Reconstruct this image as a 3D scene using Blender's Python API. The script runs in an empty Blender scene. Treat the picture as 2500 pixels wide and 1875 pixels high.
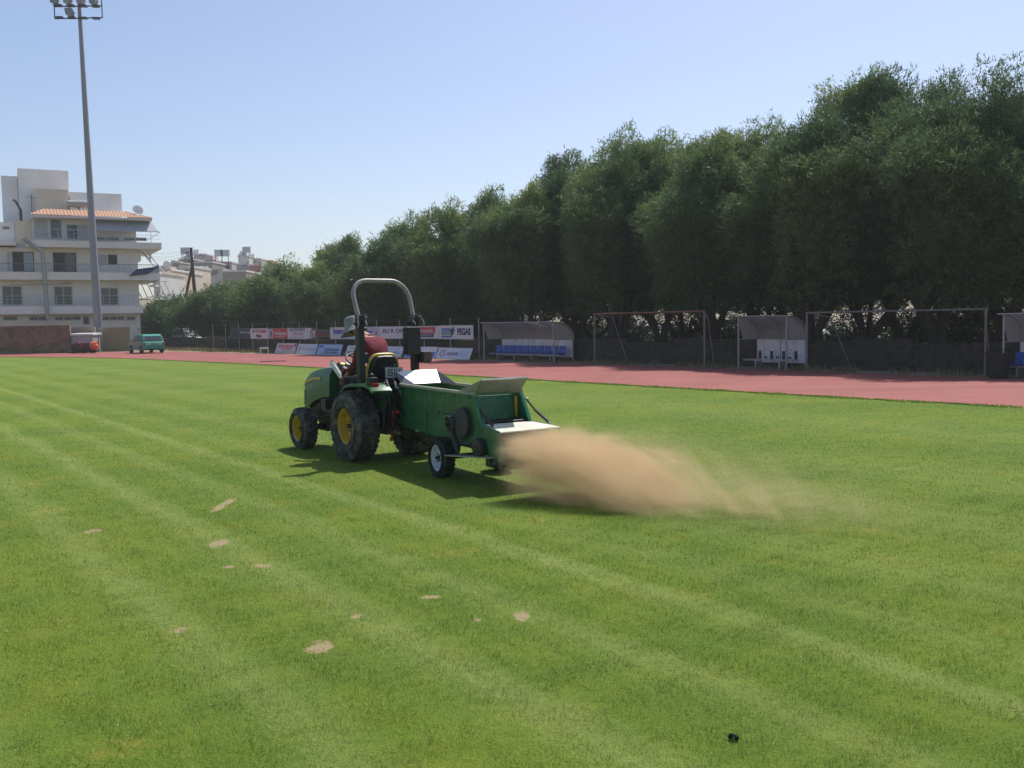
import bpy, bmesh, math, random
import numpy as np
from mathutils import Vector, Matrix
R = math.radians
rng = np.random.default_rng(7)
random.seed(7)
sc = bpy.context.scene
COL = sc.collection

# ------------------------------------------------------------------ camera
CAM = np.array([0, 0, 1.85]); FPX = 2300.0
PITCH = math.atan(153/2300); ROLL = .018
_fw = np.array([0, math.cos(PITCH), -math.sin(PITCH)])
_r0 = np.array([1, 0, 0.]); _u0 = np.array([0, math.sin(PITCH), math.cos(PITCH)])
_rt = math.cos(ROLL)*_r0-math.sin(ROLL)*_u0
_up = math.cos(ROLL)*_u0+math.sin(ROLL)*_r0
cd = bpy.data.cameras.new('camera'); cam = bpy.data.objects.new('camera', cd); COL.objects.link(cam)
cd.sensor_width = 36; cd.lens = 36*FPX/2500; cd.clip_start = .1; cd.clip_end = 5000
m = Matrix.Identity(4)
for i in range(3):
    m[i][0] = _rt[i]; m[i][1] = _up[i]; m[i][2] = -_fw[i]; m[i][3] = CAM[i]
cam.matrix_world = m
sc.camera = cam

# ------------------------------------------------------------------ world, sun, exposure
SUN_AZ, SUN_EL = 28, 57          # degrees right of +Y, degrees up
w = bpy.data.worlds.new('World'); sc.world = w; w.use_nodes = True
nt = w.node_tree; bg = nt.nodes['Background']
sky = nt.nodes.new('ShaderNodeTexSky'); sky.sky_type = 'NISHITA'; sky.sun_disc = False
sky.sun_elevation = R(SUN_EL); sky.sun_rotation = R(SUN_AZ)
sky.air_density = 1.0; sky.dust_density = 1.3; sky.ozone_density = 2.0; sky.altitude = 0
tn = nt.nodes.new('ShaderNodeMix'); tn.data_type = 'RGBA'; tn.blend_type = 'MULTIPLY'; tn.inputs['Factor'].default_value = 1; tn.inputs['B'].default_value = (1.01, .985, 1.03, 1)
nt.links.new(sky.outputs[0], tn.inputs['A']); nt.links.new(tn.outputs['Result'], bg.inputs[0]); bg.inputs[1].default_value = .12
sl = bpy.data.lights.new('sun', 'SUN'); so = bpy.data.objects.new('sun', sl); COL.objects.link(so)
sl.energy = 4.3; sl.angle = R(.55); sl.color = (1, .96, .89)
sd = Vector((math.sin(R(SUN_AZ))*math.cos(R(SUN_EL)), math.cos(R(SUN_AZ))*math.cos(R(SUN_EL)), math.sin(R(SUN_EL))))
so.rotation_euler = sd.to_track_quat('Z', 'Y').to_euler()
vs = sc.view_settings; vs.view_transform = 'Standard'; vs.look = 'None'; vs.gamma = 1; vs.exposure = .16
sc.cycles.max_bounces = 6; sc.cycles.diffuse_bounces = 2; sc.cycles.transparent_max_bounces = 24
sc.cycles.volume_bounces = 3; sc.cycles.volume_step_rate = 1.0; sc.cycles.volume_max_steps = 256

# ------------------------------------------------------------------ helpers
def ray(px, py): return _fw+_rt*(px-1250)/FPX-_up*(py-937.5)/FPX
def ground(px, py, z=0.):
    d = ray(px, py); return CAM+d*(z-CAM[2])/d[2]
class Frame:
    """a local frame on the ground: x axis turned by deg from world +X, y to its left"""
    def __init__(s, x, y, deg):
        s.deg = deg; a = R(deg); s.o = np.array([x, y, 0.])
        s.ex = np.array([math.cos(a), math.sin(a), 0]); s.ey = np.array([-math.sin(a), math.cos(a), 0])
    def hit(s, px, py, y=0.):           # where the sight line meets the vertical plane local y
        d = ray(px, py); t = (y-(CAM-s.o)@s.ey)/(d@s.ey); p = CAM+d*t-s.o
        return float(p@s.ex), float(p[2])
    def w(s, x, y, z=0.): return s.o+s.ex*x+s.ey*y+np.array([0, 0, z])
    def loc(s, p): p = np.array(p)-s.o; return float(p@s.ex), float(p@s.ey)

def tag(o, label=None, cat=None, group=None, kind=None):
    if label: o['label'] = label
    if cat: o['category'] = cat
    if group: o['group'] = group
    if kind: o['kind'] = kind
    return o
def empty(name, loc, deg=0, label=None, cat=None, group=None):
    o = bpy.data.objects.new(name, None); COL.objects.link(o)
    o.location = Vector([float(c) for c in loc]); o.rotation_euler = (0, 0, R(deg)); o.empty_display_size = .2
    return tag(o, label, cat, group)
def copy_tree(o, parent=None):
    c = o.copy(); COL.objects.link(c)
    if parent: c.parent = parent
    for ch in o.children: copy_tree(ch, c)
    return c
def basis(d):
    d = Vector(d).normalized(); a = Vector((0, 0, 1)) if abs(d.z) < .95 else Vector((1, 0, 0))
    u = d.cross(a).normalized(); return d, u, d.cross(u).normalized()

class MB:
    def __init__(s): s.v = []; s.f = []; s.m = []; s.mi = 0
    def add(s, vs_, fs):
        b = len(s.v); s.v += [tuple(float(c) for c in p) for p in vs_]
        for f in fs: s.f.append(tuple(i+b for i in f)); s.m.append(s.mi)
        return s
    def box(s, x0, x1, y0, y1, z0, z1, M=None):
        P = [(x, y, z) for z in (z0, z1) for y in (y0, y1) for x in (x0, x1)]
        if M is not None: P = [M@Vector(p) for p in P]
        return s.add(P, [(0, 2, 3, 1), (4, 5, 7, 6), (0, 1, 5, 4), (2, 6, 7, 3), (0, 4, 6, 2), (1, 3, 7, 5)])
    def hexa(s, P):   # 4 bottom then 4 top, same winding
        return s.add(P, [(3, 2, 1, 0), (4, 5, 6, 7), (0, 1, 5, 4), (1, 2, 6, 5), (2, 3, 7, 6), (3, 0, 4, 7)])
    def cyl(s, p0, p1, r0, r1=None, n=12, caps=True):
        r1 = r0 if r1 is None else r1; p0 = Vector(p0); p1 = Vector(p1); d, u, v = basis(p1-p0)
        P = []
        for p, r in ((p0, r0), (p1, r1)):
            for i in range(n):
                a = 2*math.pi*i/n; P.append(p+u*math.cos(a)*r+v*math.sin(a)*r)
        F = [(i, i+n, (i+1) % n+n, (i+1) % n) for i in range(n)]
        if caps: F += [tuple(range(n)), tuple(reversed(range(n, 2*n)))]
        return s.add(P, F)
    def tube(s, pts, r, n=8, caps=True):
        pts = [Vector(p) for p in pts]; k = len(pts); rs = r if isinstance(r, (list, tuple)) else [r]*k
        P = []; u = None
        for i, p in enumerate(pts):
            t = (pts[min(i+1, k-1)]-pts[max(i-1, 0)]).normalized()
            if u is None: _, u, _v = basis(t)
            u = (u-t*u.dot(t)).normalized(); v = t.cross(u)
            for j in range(n):
                a = 2*math.pi*j/n; P.append(p+u*math.cos(a)*rs[i]+v*math.sin(a)*rs[i])
        F = []
        for i in range(k-1):
            for j in range(n):
                a = i*n+j; b = i*n+(j+1) % n; F.append((a, b, b+n, a+n))
        if caps: F += [tuple(reversed(range(n))), tuple(range((k-1)*n, k*n))]
        return s.add(P, F)
    def prism(s, poly, y0, y1):        # polygon in (x,z), thickness along y
        n = len(poly); P = [(x, y0, z) for x, z in poly]+[(x, y1, z) for x, z in poly]
        return s.add(P, [tuple(range(n)), tuple(reversed(range(n, 2*n)))]+[(i, i+n, (i+1) % n+n, (i+1) % n) for i in range(n)])
    def prismx(s, poly, x0, x1):       # polygon in (y,z), thickness along x
        n = len(poly); P = [(x0, y, z) for y, z in poly]+[(x1, y, z) for y, z in poly]
        return s.add(P, [tuple(reversed(range(n))), tuple(range(n, 2*n))]+[(i, (i+1) % n, (i+1) % n+n, i+n) for i in range(n)])
    def lathe(s, prof, c, n=32, axis='y', a0=0, a1=360):     # prof: (radius, offset along the axis)
        full = abs(a1-a0) >= 360; k = n if full else n+1; P = []
        for i in range(k):
            a = R(a0+(a1-a0)*i/n); ca, sa = math.cos(a), math.sin(a)
            for r, h in prof:
                if axis == 'y': P.append((c[0]+r*ca, c[1]+h, c[2]+r*sa))
                elif axis == 'z': P.append((c[0]+r*ca, c[1]+r*sa, c[2]+h))
                else: P.append((c[0]+h, c[1]+r*ca, c[2]+r*sa))
        q = len(prof); F = []
        for i in range(n):
            j = (i+1) % k
            for t in range(q-1): F.append((i*q+t, i*q+t+1, j*q+t+1, j*q+t))
        return s.add(P, F)
    def ball(s, c, r, n=10, sq=(1, 1, 1)):
        P = [(c[0], c[1], c[2]-r*sq[2])]
        for i in range(1, n):
            a = math.pi*i/n-math.pi/2
            for j in range(2*n):
                b = math.pi*j/n; P.append((c[0]+r*sq[0]*math.cos(a)*math.cos(b), c[1]+r*sq[1]*math.cos(a)*math.sin(b), c[2]+r*sq[2]*math.sin(a)))
        P.append((c[0], c[1], c[2]+r*sq[2])); k = 2*n; F = [(0, 1+(j+1) % k, 1+j) for j in range(k)]
        for i in range(n-2):
            for j in range(k): F.append((1+i*k+j, 1+i*k+(j+1) % k, 1+(i+1)*k+(j+1) % k, 1+(i+1)*k+j))
        e = len(P)-1; o = 1+(n-2)*k
        return s.add(P, F+[(o+j, o+(j+1) % k, e) for j in range(k)])
    def build(s, name, mats, parent=None, smooth=False, bevel=0, loc=None, deg=0, fix=True):
        me = bpy.data.meshes.new(name); me.from_pydata(s.v, [], s.f)
        mats = mats if isinstance(mats, (list, tuple)) else [mats]
        for x in mats: me.materials.append(x)
        me.polygons.foreach_set('material_index', s.m)
        if fix:
            bm = bmesh.new(); bm.from_mesh(me); bmesh.ops.recalc_face_normals(bm, faces=bm.faces); bm.to_mesh(me); bm.free()
        me.update()
        o = bpy.data.objects.new(name, me); COL.objects.link(o)
        if parent: o.parent = parent
        if loc is not None: o.location = Vector([float(c) for c in loc])
        if deg: o.rotation_euler[2] = R(deg)
        if smooth:
            me.shade_smooth(); me.set_sharp_from_angle(angle=R(38))
        if bevel:
            b = o.modifiers.new('bevel', 'BEVEL'); b.width = bevel; b.segments = 2; b.limit_method = 'ANGLE'; b.angle_limit = R(40)
        return o

def text(s, size, x, z, parent, mt, y=0., sx=1., shear=0., bold=0., align='LEFT', name='lettering', rot=None, ext=.002):
    c = bpy.data.curves.new(name, 'FONT'); c.body = s; c.size = size; c.extrude = ext; c.offset = bold; c.shear = shear
    c.align_x = align; c.align_y = 'CENTER'; c.materials.append(mt); c.resolution_u = 3
    o = bpy.data.objects.new(name, c); COL.objects.link(o); o.parent = parent
    o.location = (x, y, z); o.rotation_euler = rot or (R(90), 0, 0); o.scale = (sx, 1, 1)
    return o

# ------------------------------------------------------------------ materials
def nodes(name):
    m = bpy.data.materials.new(name); m.use_nodes = True; n = m.node_tree
    return m, n, n.nodes['Principled BSDF']
def mat(name, c, rough=.6, metal=0, var=.12, scale=6, bump=0., bscale=60, spec=.5, dirt=None, coat=0):
    m, n, p = nodes(name); N = n.nodes.new; L = n.links.new
    p.inputs['Roughness'].default_value = rough; p.inputs['Metallic'].default_value = metal
    p.inputs['Specular IOR Level'].default_value = spec
    if coat: p.inputs['Coat Weight'].default_value = coat; p.inputs['Coat Roughness'].default_value = .12
    tc = N('ShaderNodeTexCoord'); nz = N('ShaderNodeTexNoise'); nz.inputs['Scale'].default_value = scale; nz.inputs['Detail'].default_value = 5
    L(tc.outputs['Object'], nz.inputs['Vector'])
    rp = N('ShaderNodeValToRGB'); e = rp.color_ramp.elements
    e[0].position = .3; e[1].position = .72
    e[0].color = [*(x*(1-var) for x in c), 1]; e[1].color = [*(min(1, x*(1+var)) for x in c), 1]
    L(nz.outputs['Fac'], rp.inputs['Fac']); out = rp.outputs['Color']
    if dirt:                         # (colour, amount, scale)
        n2 = N('ShaderNodeTexNoise'); n2.inputs['Scale'].default_value = dirt[2]; n2.inputs['Detail'].default_value = 6; n2.inputs['Roughness'].default_value = .65
        L(tc.outputs['Object'], n2.inputs['Vector'])
        r2 = N('ShaderNodeValToRGB'); r2.color_ramp.elements[0].position = .45; r2.color_ramp.elements[1].position = .75
        r2.color_ramp.elements[1].color = (dirt[1],)*3+(1,)
        L(n2.outputs['Fac'], r2.inputs['Fac'])
        mx = N('ShaderNodeMix'); mx.data_type = 'RGBA'; mx.inputs['B'].default_value = [*dirt[0], 1]
        L(r2.outputs['Color'], mx.inputs['Factor']); L(out, mx.inputs['A']); out = mx.outputs['Result']
    L(out, p.inputs['Base Color'])
    if bump:
        n3 = N('ShaderNodeTexNoise'); n3.inputs['Scale'].default_value = bscale; n3.inputs['Detail'].default_value = 4
        L(tc.outputs['Object'], n3.inputs['Vector']); b = N('ShaderNodeBump'); b.inputs['Strength'].default_value = bump; b.inputs['Distance'].default_value = .02
        L(n3.outputs['Fac'], b.inputs['Height']); L(b.outputs['Normal'], p.inputs['Normal'])
    return m
DUST = (.34, .29, .2)
M = dict(
    green=mat('tractor_green', (.012, .105, .03), .42, dirt=(DUST, .16, 5)),
    tgreen=mat('spreader_green', (.008, .112, .034), .45, dirt=((.2, .2, .13), .3, 6), var=.2),
    tgreen2=mat('spreader_green_light', (.012, .15, .075), .4, dirt=(DUST, .2, 9)),
    yellow=mat('rim_yellow', (.62, .38, .015), .42, dirt=(DUST, .5, 9)),
    tyre=mat('tyre_rubber', (.035, .034, .032), .8, dirt=((.25, .225, .19), .9, 9), bump=.3),  # real dust, its tone raised to carry the sunlit tread highlights too
    tyre2=mat('tyre_rubber_dark', (.02, .02, .019), .8, dirt=((.1, .09, .07), .4, 12), bump=.3),
    black=mat('black_plastic', (.011, .012, .015), .55, dirt=(DUST, .05, 14)),
    seat=mat('seat_vinyl', (.012, .013, .015), .4),
    seaty=mat('seat_yellow', (.72, .5, .06), .45),
    steel=mat('worn_steel', (.42, .41, .39), .42, .6, dirt=((.2, .14, .1), .5, 20)),
    rops=mat('bar_paint', (.26, .245, .235), .45, .1, dirt=((.44, .36, .32), .7, 14)),
    iron=mat('dark_iron', (.03, .03, .03), .55, .4, dirt=(DUST, .2, 20)),
    rim=mat('rim_white', (.62, .66, .7), .45, dirt=((.3, .26, .2), .5, 14)),
    white=mat('white_paint', (.8, .8, .78), .4, var=.03),
    alu=mat('sheet_metal', (.62, .64, .66), .33, .55, dirt=((.5, .48, .42), .5, 6)),
    cream=mat('apron_cream', (.66, .68, .55), .6, dirt=((.5, .4, .26), .7, 7)),
    red=mat('red_plastic', (.5, .03, .02), .4), redl=mat('lamp_red', (.45, .01, .01), .2),
    amber=mat('lamp_amber', (.8, .28, .02), .25),
    plate=mat('plate_white', (.3, .32, .31), .5),
    ink=mat('ink_black', (.03, .03, .035), .6, var=0),
    shirt=mat('maroon_cloth', (.18, .018, .034), .9, bump=1.0, bscale=9, var=.35),
    skin=mat('skin', (.42, .2, .12), .6), hat=mat('hat_cloth', (.27, .265, .26), .95, bump=.2, bscale=60),
    jeans=mat('dark_trousers', (.03, .035, .05), .9), shoe=mat('shoe', (.03, .025, .02), .6), hair=mat('hair', (.03, .02, .015), .8),
    conc=mat('concrete', (.38, .365, .34), .85, dirt=((.22, .2, .17), .6, 1.3), bump=.2, bscale=20),
    glass=mat('window_glass', (.03, .04, .05), .08, spec=.8, var=.3, scale=.6),
)

# ------------------------------------------------------------------ ground, track, lawn
ROW = Frame(0, 0, -50.6)         # x along the far straight of the track (towards the right), y away from the pitch
TR = Frame(-1.80, 13.01, 126)    # tractor: x forward, y to its left
SP = Frame(-.43, 10.66, 119.6)   # spreader: origin under the left rear top corner of the hopper

def flat(name, pts, z, mt, label=None):
    mb = MB(); mb.add([(p[0], p[1], z) for p in pts], [tuple(range(len(pts)))])
    o = mb.build(name, mt, fix=False)
    if o.data.polygons[0].normal.z < 0: o.data.flip_normals()
    return tag(o, kind='structure')
inner = [ground(*p)[:2] for p in [(2500, 996), (1940, 965), (1440, 936), (1000, 911), (600, 889), (340, 877), (170, 873), (0, 872)]]
outer = [ground(*p)[:2] for p in [(2500, 926), (1940, 904), (1440, 889), (1145, 880), (670, 864), (420, 858), (250, 859), (120, 862), (0, 863)]]
def dense(pts, step, jit):
    out = []
    for a, b in zip(pts[:-1], pts[1:]):
        k = max(1, int(np.linalg.norm(b-a)/step))
        for i in range(k): out.append(a+(b-a)*i/k+rng.normal(0, jit, 2))
    out.append(pts[-1]); return out
ex = ROW.ex[:2]
inn = [inner[0]+ex*60]+dense(inner, .25, .018)+[inner[-1]+np.array([-12, 2]), inner[-1]+np.array([-26, -4]), inner[-1]+np.array([-40, -20])]
out_ = [outer[0]+ex*60]+dense(outer, .8, .02)+[outer[-1]+np.array([-12, 2]), outer[-1]+np.array([-34, -4]), outer[-1]+np.array([-52, -24])]

m_, n_, p_ = nodes('dry_ground'); N = n_.nodes.new; L = n_.links.new
tc = N('ShaderNodeTexCoord'); nz = N('ShaderNodeTexNoise'); nz.inputs['Scale'].default_value = .35; nz.inputs['Detail'].default_value = 9; nz.inputs['Roughness'].default_value = .7
L(tc.outputs['Object'], nz.inputs[0]); rp = N('ShaderNodeValToRGB')
for i, (q, c) in enumerate([(.35, (.14, .13, .06)), (.5, (.24, .19, .12)), (.65, (.33, .27, .19))]):
    e = rp.color_ramp.elements[i] if i < 2 else rp.color_ramp.elements.new(q); e.position = q; e.color = (*c, 1)
L(nz.outputs[0], rp.inputs[0]); L(rp.outputs[0], p_.inputs['Base Color']); p_.inputs['Roughness'].default_value = .95
M['dirt'] = m_
flat('ground', [(-2500, -800), (2500, -800), (2500, 3000), (-2500, 3000)], -.012, m_)

m_, n_, p_ = nodes('track_rubber'); N = n_.nodes.new; L = n_.links.new
tc = N('ShaderNodeTexCoord'); mp = N('ShaderNodeMapping'); mp.inputs['Rotation'].default_value = (0, 0, R(50.6)); mp.inputs['Scale'].default_value = (.06, .9, 1)
L(tc.outputs['Object'], mp.inputs[0])
n1 = N('ShaderNodeTexNoise'); n1.inputs['Scale'].default_value = 1.6; n1.inputs['Detail'].default_value = 6; L(mp.outputs[0], n1.inputs[0])
n2 = N('ShaderNodeTexNoise'); n2.inputs['Scale'].default_value = .5; n2.inputs['Detail'].default_value = 8; L(tc.outputs['Object'], n2.inputs[0])
n3 = N('ShaderNodeTexNoise'); n3.inputs['Scale'].default_value = 90; L(tc.outputs['Object'], n3.inputs[0])
ad = N('ShaderNodeMath'); ad.operation = 'ADD'; L(n1.outputs[0], ad.inputs[0]); L(n2.outputs[0], ad.inputs[1])
ad2 = N('ShaderNodeMath'); ad2.operation = 'MULTIPLY_ADD'; L(n3.outputs[0], ad2.inputs[0]); ad2.inputs[1].default_value = .35; L(ad.outputs[0], ad2.inputs[2])
mr = N('ShaderNodeMapRange'); mr.inputs[1].default_value = .85; mr.inputs[2].default_value = 1.5; L(ad2.outputs[0], mr.inputs[0])
rp = N('ShaderNodeValToRGB'); rp.color_ramp.elements[0].color = (.225, .05, .042, 1); rp.color_ramp.elements[1].color = (.325, .095, .078, 1)
L(mr.outputs[0], rp.inputs[0]); L(rp.outputs[0], p_.inputs['Base Color']); p_.inputs['Roughness'].default_value = .85
flat('running_track', out_+inn[::-1], -.006, m_)

SPOTS = [(547, 1232, 26, 36), (230, 1296, 42, 12), (537, 1326, 44, 22), (640, 1381, 48, 11), (560, 1384, 34, 7), (780, 1580, 66, 36), (440, 1538, 38, 16),
         (1275, 1503, 46, 26), (1165, 1514, 26, 11), (870, 1505, 24, 12), (1050, 1458, 54, 9)]
SPOTW = []
for a, b, c, d in SPOTS:
    g = ground(a, b); SPOTW.append((g[0], g[1], c/2*g[1]/FPX*.85, d/2*g[1]**2/4255*.85))
def grass_colour(n, blade):
    N = n.nodes.new; L = n.links.new
    def mth(op, a, b=None, c=None):
        x = N('ShaderNodeMath'); x.operation = op
        for i, q in enumerate((a, b, c)):
            if q is None: continue
            if isinstance(q, (int, float)): x.inputs[i].default_value = q
            else: L(q, x.inputs[i])
        return x.outputs[0]
    def noise(vec, scale, det=4, rough=.55, dim='3D'):
        x = N('ShaderNodeTexNoise'); x.inputs['Scale'].default_value = scale; x.inputs['Detail'].default_value = det; x.inputs['Roughness'].default_value = rough
        L(vec, x.inputs['Vector']); return x.outputs['Fac']
    def mix(f, a, b):
        x = N('ShaderNodeMix'); x.data_type = 'RGBA'
        for k, q in (('Factor', f), ('A', a), ('B', b)):
            if isinstance(q, (tuple, float)): x.inputs[k].default_value = (*q, 1) if isinstance(q, tuple) else q
            else: L(q, x.inputs[k])
        return x.outputs['Result']
    def rng_(v, a, b, c=0., d=1.):
        x = N('ShaderNodeMapRange'); x.inputs[1].default_value = a; x.inputs[2].default_value = b; x.inputs[3].default_value = c; x.inputs[4].default_value = d
        L(v, x.inputs[0]); return x.outputs[0]
    g = N('ShaderNodeNewGeometry'); pos = g.outputs['Position']
    fl = N('ShaderNodeVectorMath'); fl.operation = 'MULTIPLY'; L(pos, fl.inputs[0]); fl.inputs[1].default_value = (1, 1, 0); pos = fl.outputs[0]
    mp = N('ShaderNodeMapping'); mp.vector_type = 'POINT'; mp.inputs['Rotation'].default_value = (0, 0, R(-36)); L(pos, mp.inputs[0])   # x now runs across the mowing lines
    sx = N('ShaderNodeSeparateXYZ'); L(mp.outputs[0], sx.inputs[0])
    wob = noise(pos, .5, 3); wob2 = noise(pos, 5, 3)
    acr = mth('ADD', mth('ADD', sx.outputs[0], mth('MULTIPLY', mth('SUBTRACT', wob, .5), .35)), mth('MULTIPLY', mth('SUBTRACT', wob2, .5), .12))
    rp = N('ShaderNodeValToRGB'); L(rng_(acr, -6, 26), rp.inputs[0]); rp.color_ramp.interpolation = 'EASE'
    stops = [(-4, .2), (-2.6, .7), (-2.1, .1), (-1.1, .6), (-.6, .1), (.35, .7), (.75, .1), (1.4, .15), (1.68, .8), (1.98, .1), (2.4, .2), (2.65, 1), (2.92, .1), (3.3, .2), (3.55, .7), (3.8, .05), (4.22, .15), (4.45, 1), (4.66, .05),
             (5.2, .4), (5.6, .05), (6.3, .5), (6.9, .1), (8, .45), (9, .12), (10.2, .45), (11.8, .12), (14, .4), (17, .12)]
    el = rp.color_ramp.elements
    while len(el) < len(stops): el.new(.5)
    for e, (q, v) in zip(sorted(el, key=lambda e: e.position), stops): pass
    for i, (q, v) in enumerate(stops): el[i].position = (q+6)/32; el[i].color = (v, v, v, 1)
    stripe = mth('MULTIPLY', rp.outputs[0], rng_(noise(pos, 1.1, 5, .65), .3, .7, .65, 1.1))
    big = noise(pos, .45, 5, .6); mid = noise(pos, 1.8, 6, .65); fine = noise(pos, 14, 6, .7); vf = noise(pos, 75, 3, .7)
    c = mix(rng_(big, .42, .58), (.098, .172, .008), (.145, .21, .011))
    c = mix(rng_(mid, .5, .68, 0, .28), c, (.24, .22, .02))
    c = mix(mth('MULTIPLY', stripe, .68), c, (.29, .335, .095))
    yel = mth('MULTIPLY', rng_(noise(pos, .9, 7, .7), .6, .72), rng_(fine, .4, .6))
    c = mix(mth('MULTIPLY', yel, .55), c, (.40, .27, .06))
    if blade:
        at = N('ShaderNodeAttribute'); at.attribute_name = 'rnd'; rv = at.outputs['Fac']
        c = mix(rng_(rv, .0, .5, .75, 0), c, (.035, .075, .006))
        c = mix(rng_(rv, .72, 1, 0, .5), c, (.36, .41, .14))
        c = mix(rng_(rv, .955, 1, 0, .9), c, (.48, .42, .22))
        hs = N('ShaderNodeHueSaturation'); hs.inputs['Value'].default_value = 1.5; hs.inputs['Saturation'].default_value = .97
        L(c, hs.inputs['Color']); return hs.outputs[0], None
    c = mix(rng_(fine, .35, .7, .35, 0), c, (.05, .10, .01))
    c = mix(rng_(vf, .45, .8, 0, .35), c, (.3, .36, .12))
    # bare sandy scrapes
    msk = None; nzw = noise(pos, 9, 6, .75)
    for x, y, a, b in SPOTW:
        d = N('ShaderNodeVectorMath'); d.operation = 'SUBTRACT'; L(pos, d.inputs[0]); d.inputs[1].default_value = (x, y, 0)
        d2 = N('ShaderNodeVectorMath'); d2.operation = 'DIVIDE'; L(d.outputs[0], d2.inputs[0]); d2.inputs[1].default_value = (a, b, 1)
        ln = N('ShaderNodeVectorMath'); ln.operation = 'LENGTH'; L(d2.outputs[0], ln.inputs[0])
        v = rng_(mth('ADD', ln.outputs['Value'], mth('MULTIPLY', mth('SUBTRACT', nzw, .5), 3.4)), .9, 1.25, 1, 0)
        msk = v if msk is None else mth('MAXIMUM', msk, v)
    c = mix(msk, c, (.36, .28, .15))
    return c, mth('ADD', mth('MULTIPLY', vf, .5), fine)
m_, n_, p_ = nodes('lawn_turf'); c, h = grass_colour(n_, False)
n_.links.new(c, p_.inputs['Base Color']); p_.inputs['Roughness'].default_value = .9; p_.inputs['Specular IOR Level'].default_value = .15
b = n_.nodes.new('ShaderNodeBump'); b.inputs['Strength'].default_value = .9; b.inputs['Distance'].default_value = .03
n_.links.new(h, b.inputs['Height']); n_.links.new(b.outputs[0], p_.inputs['Normal'])
back = inner[0]+ex*60-ROW.ey[:2]*90
flat('lawn', inn+[(-95, -20), (-40, -40), tuple(back)], 0, m_)

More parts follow.
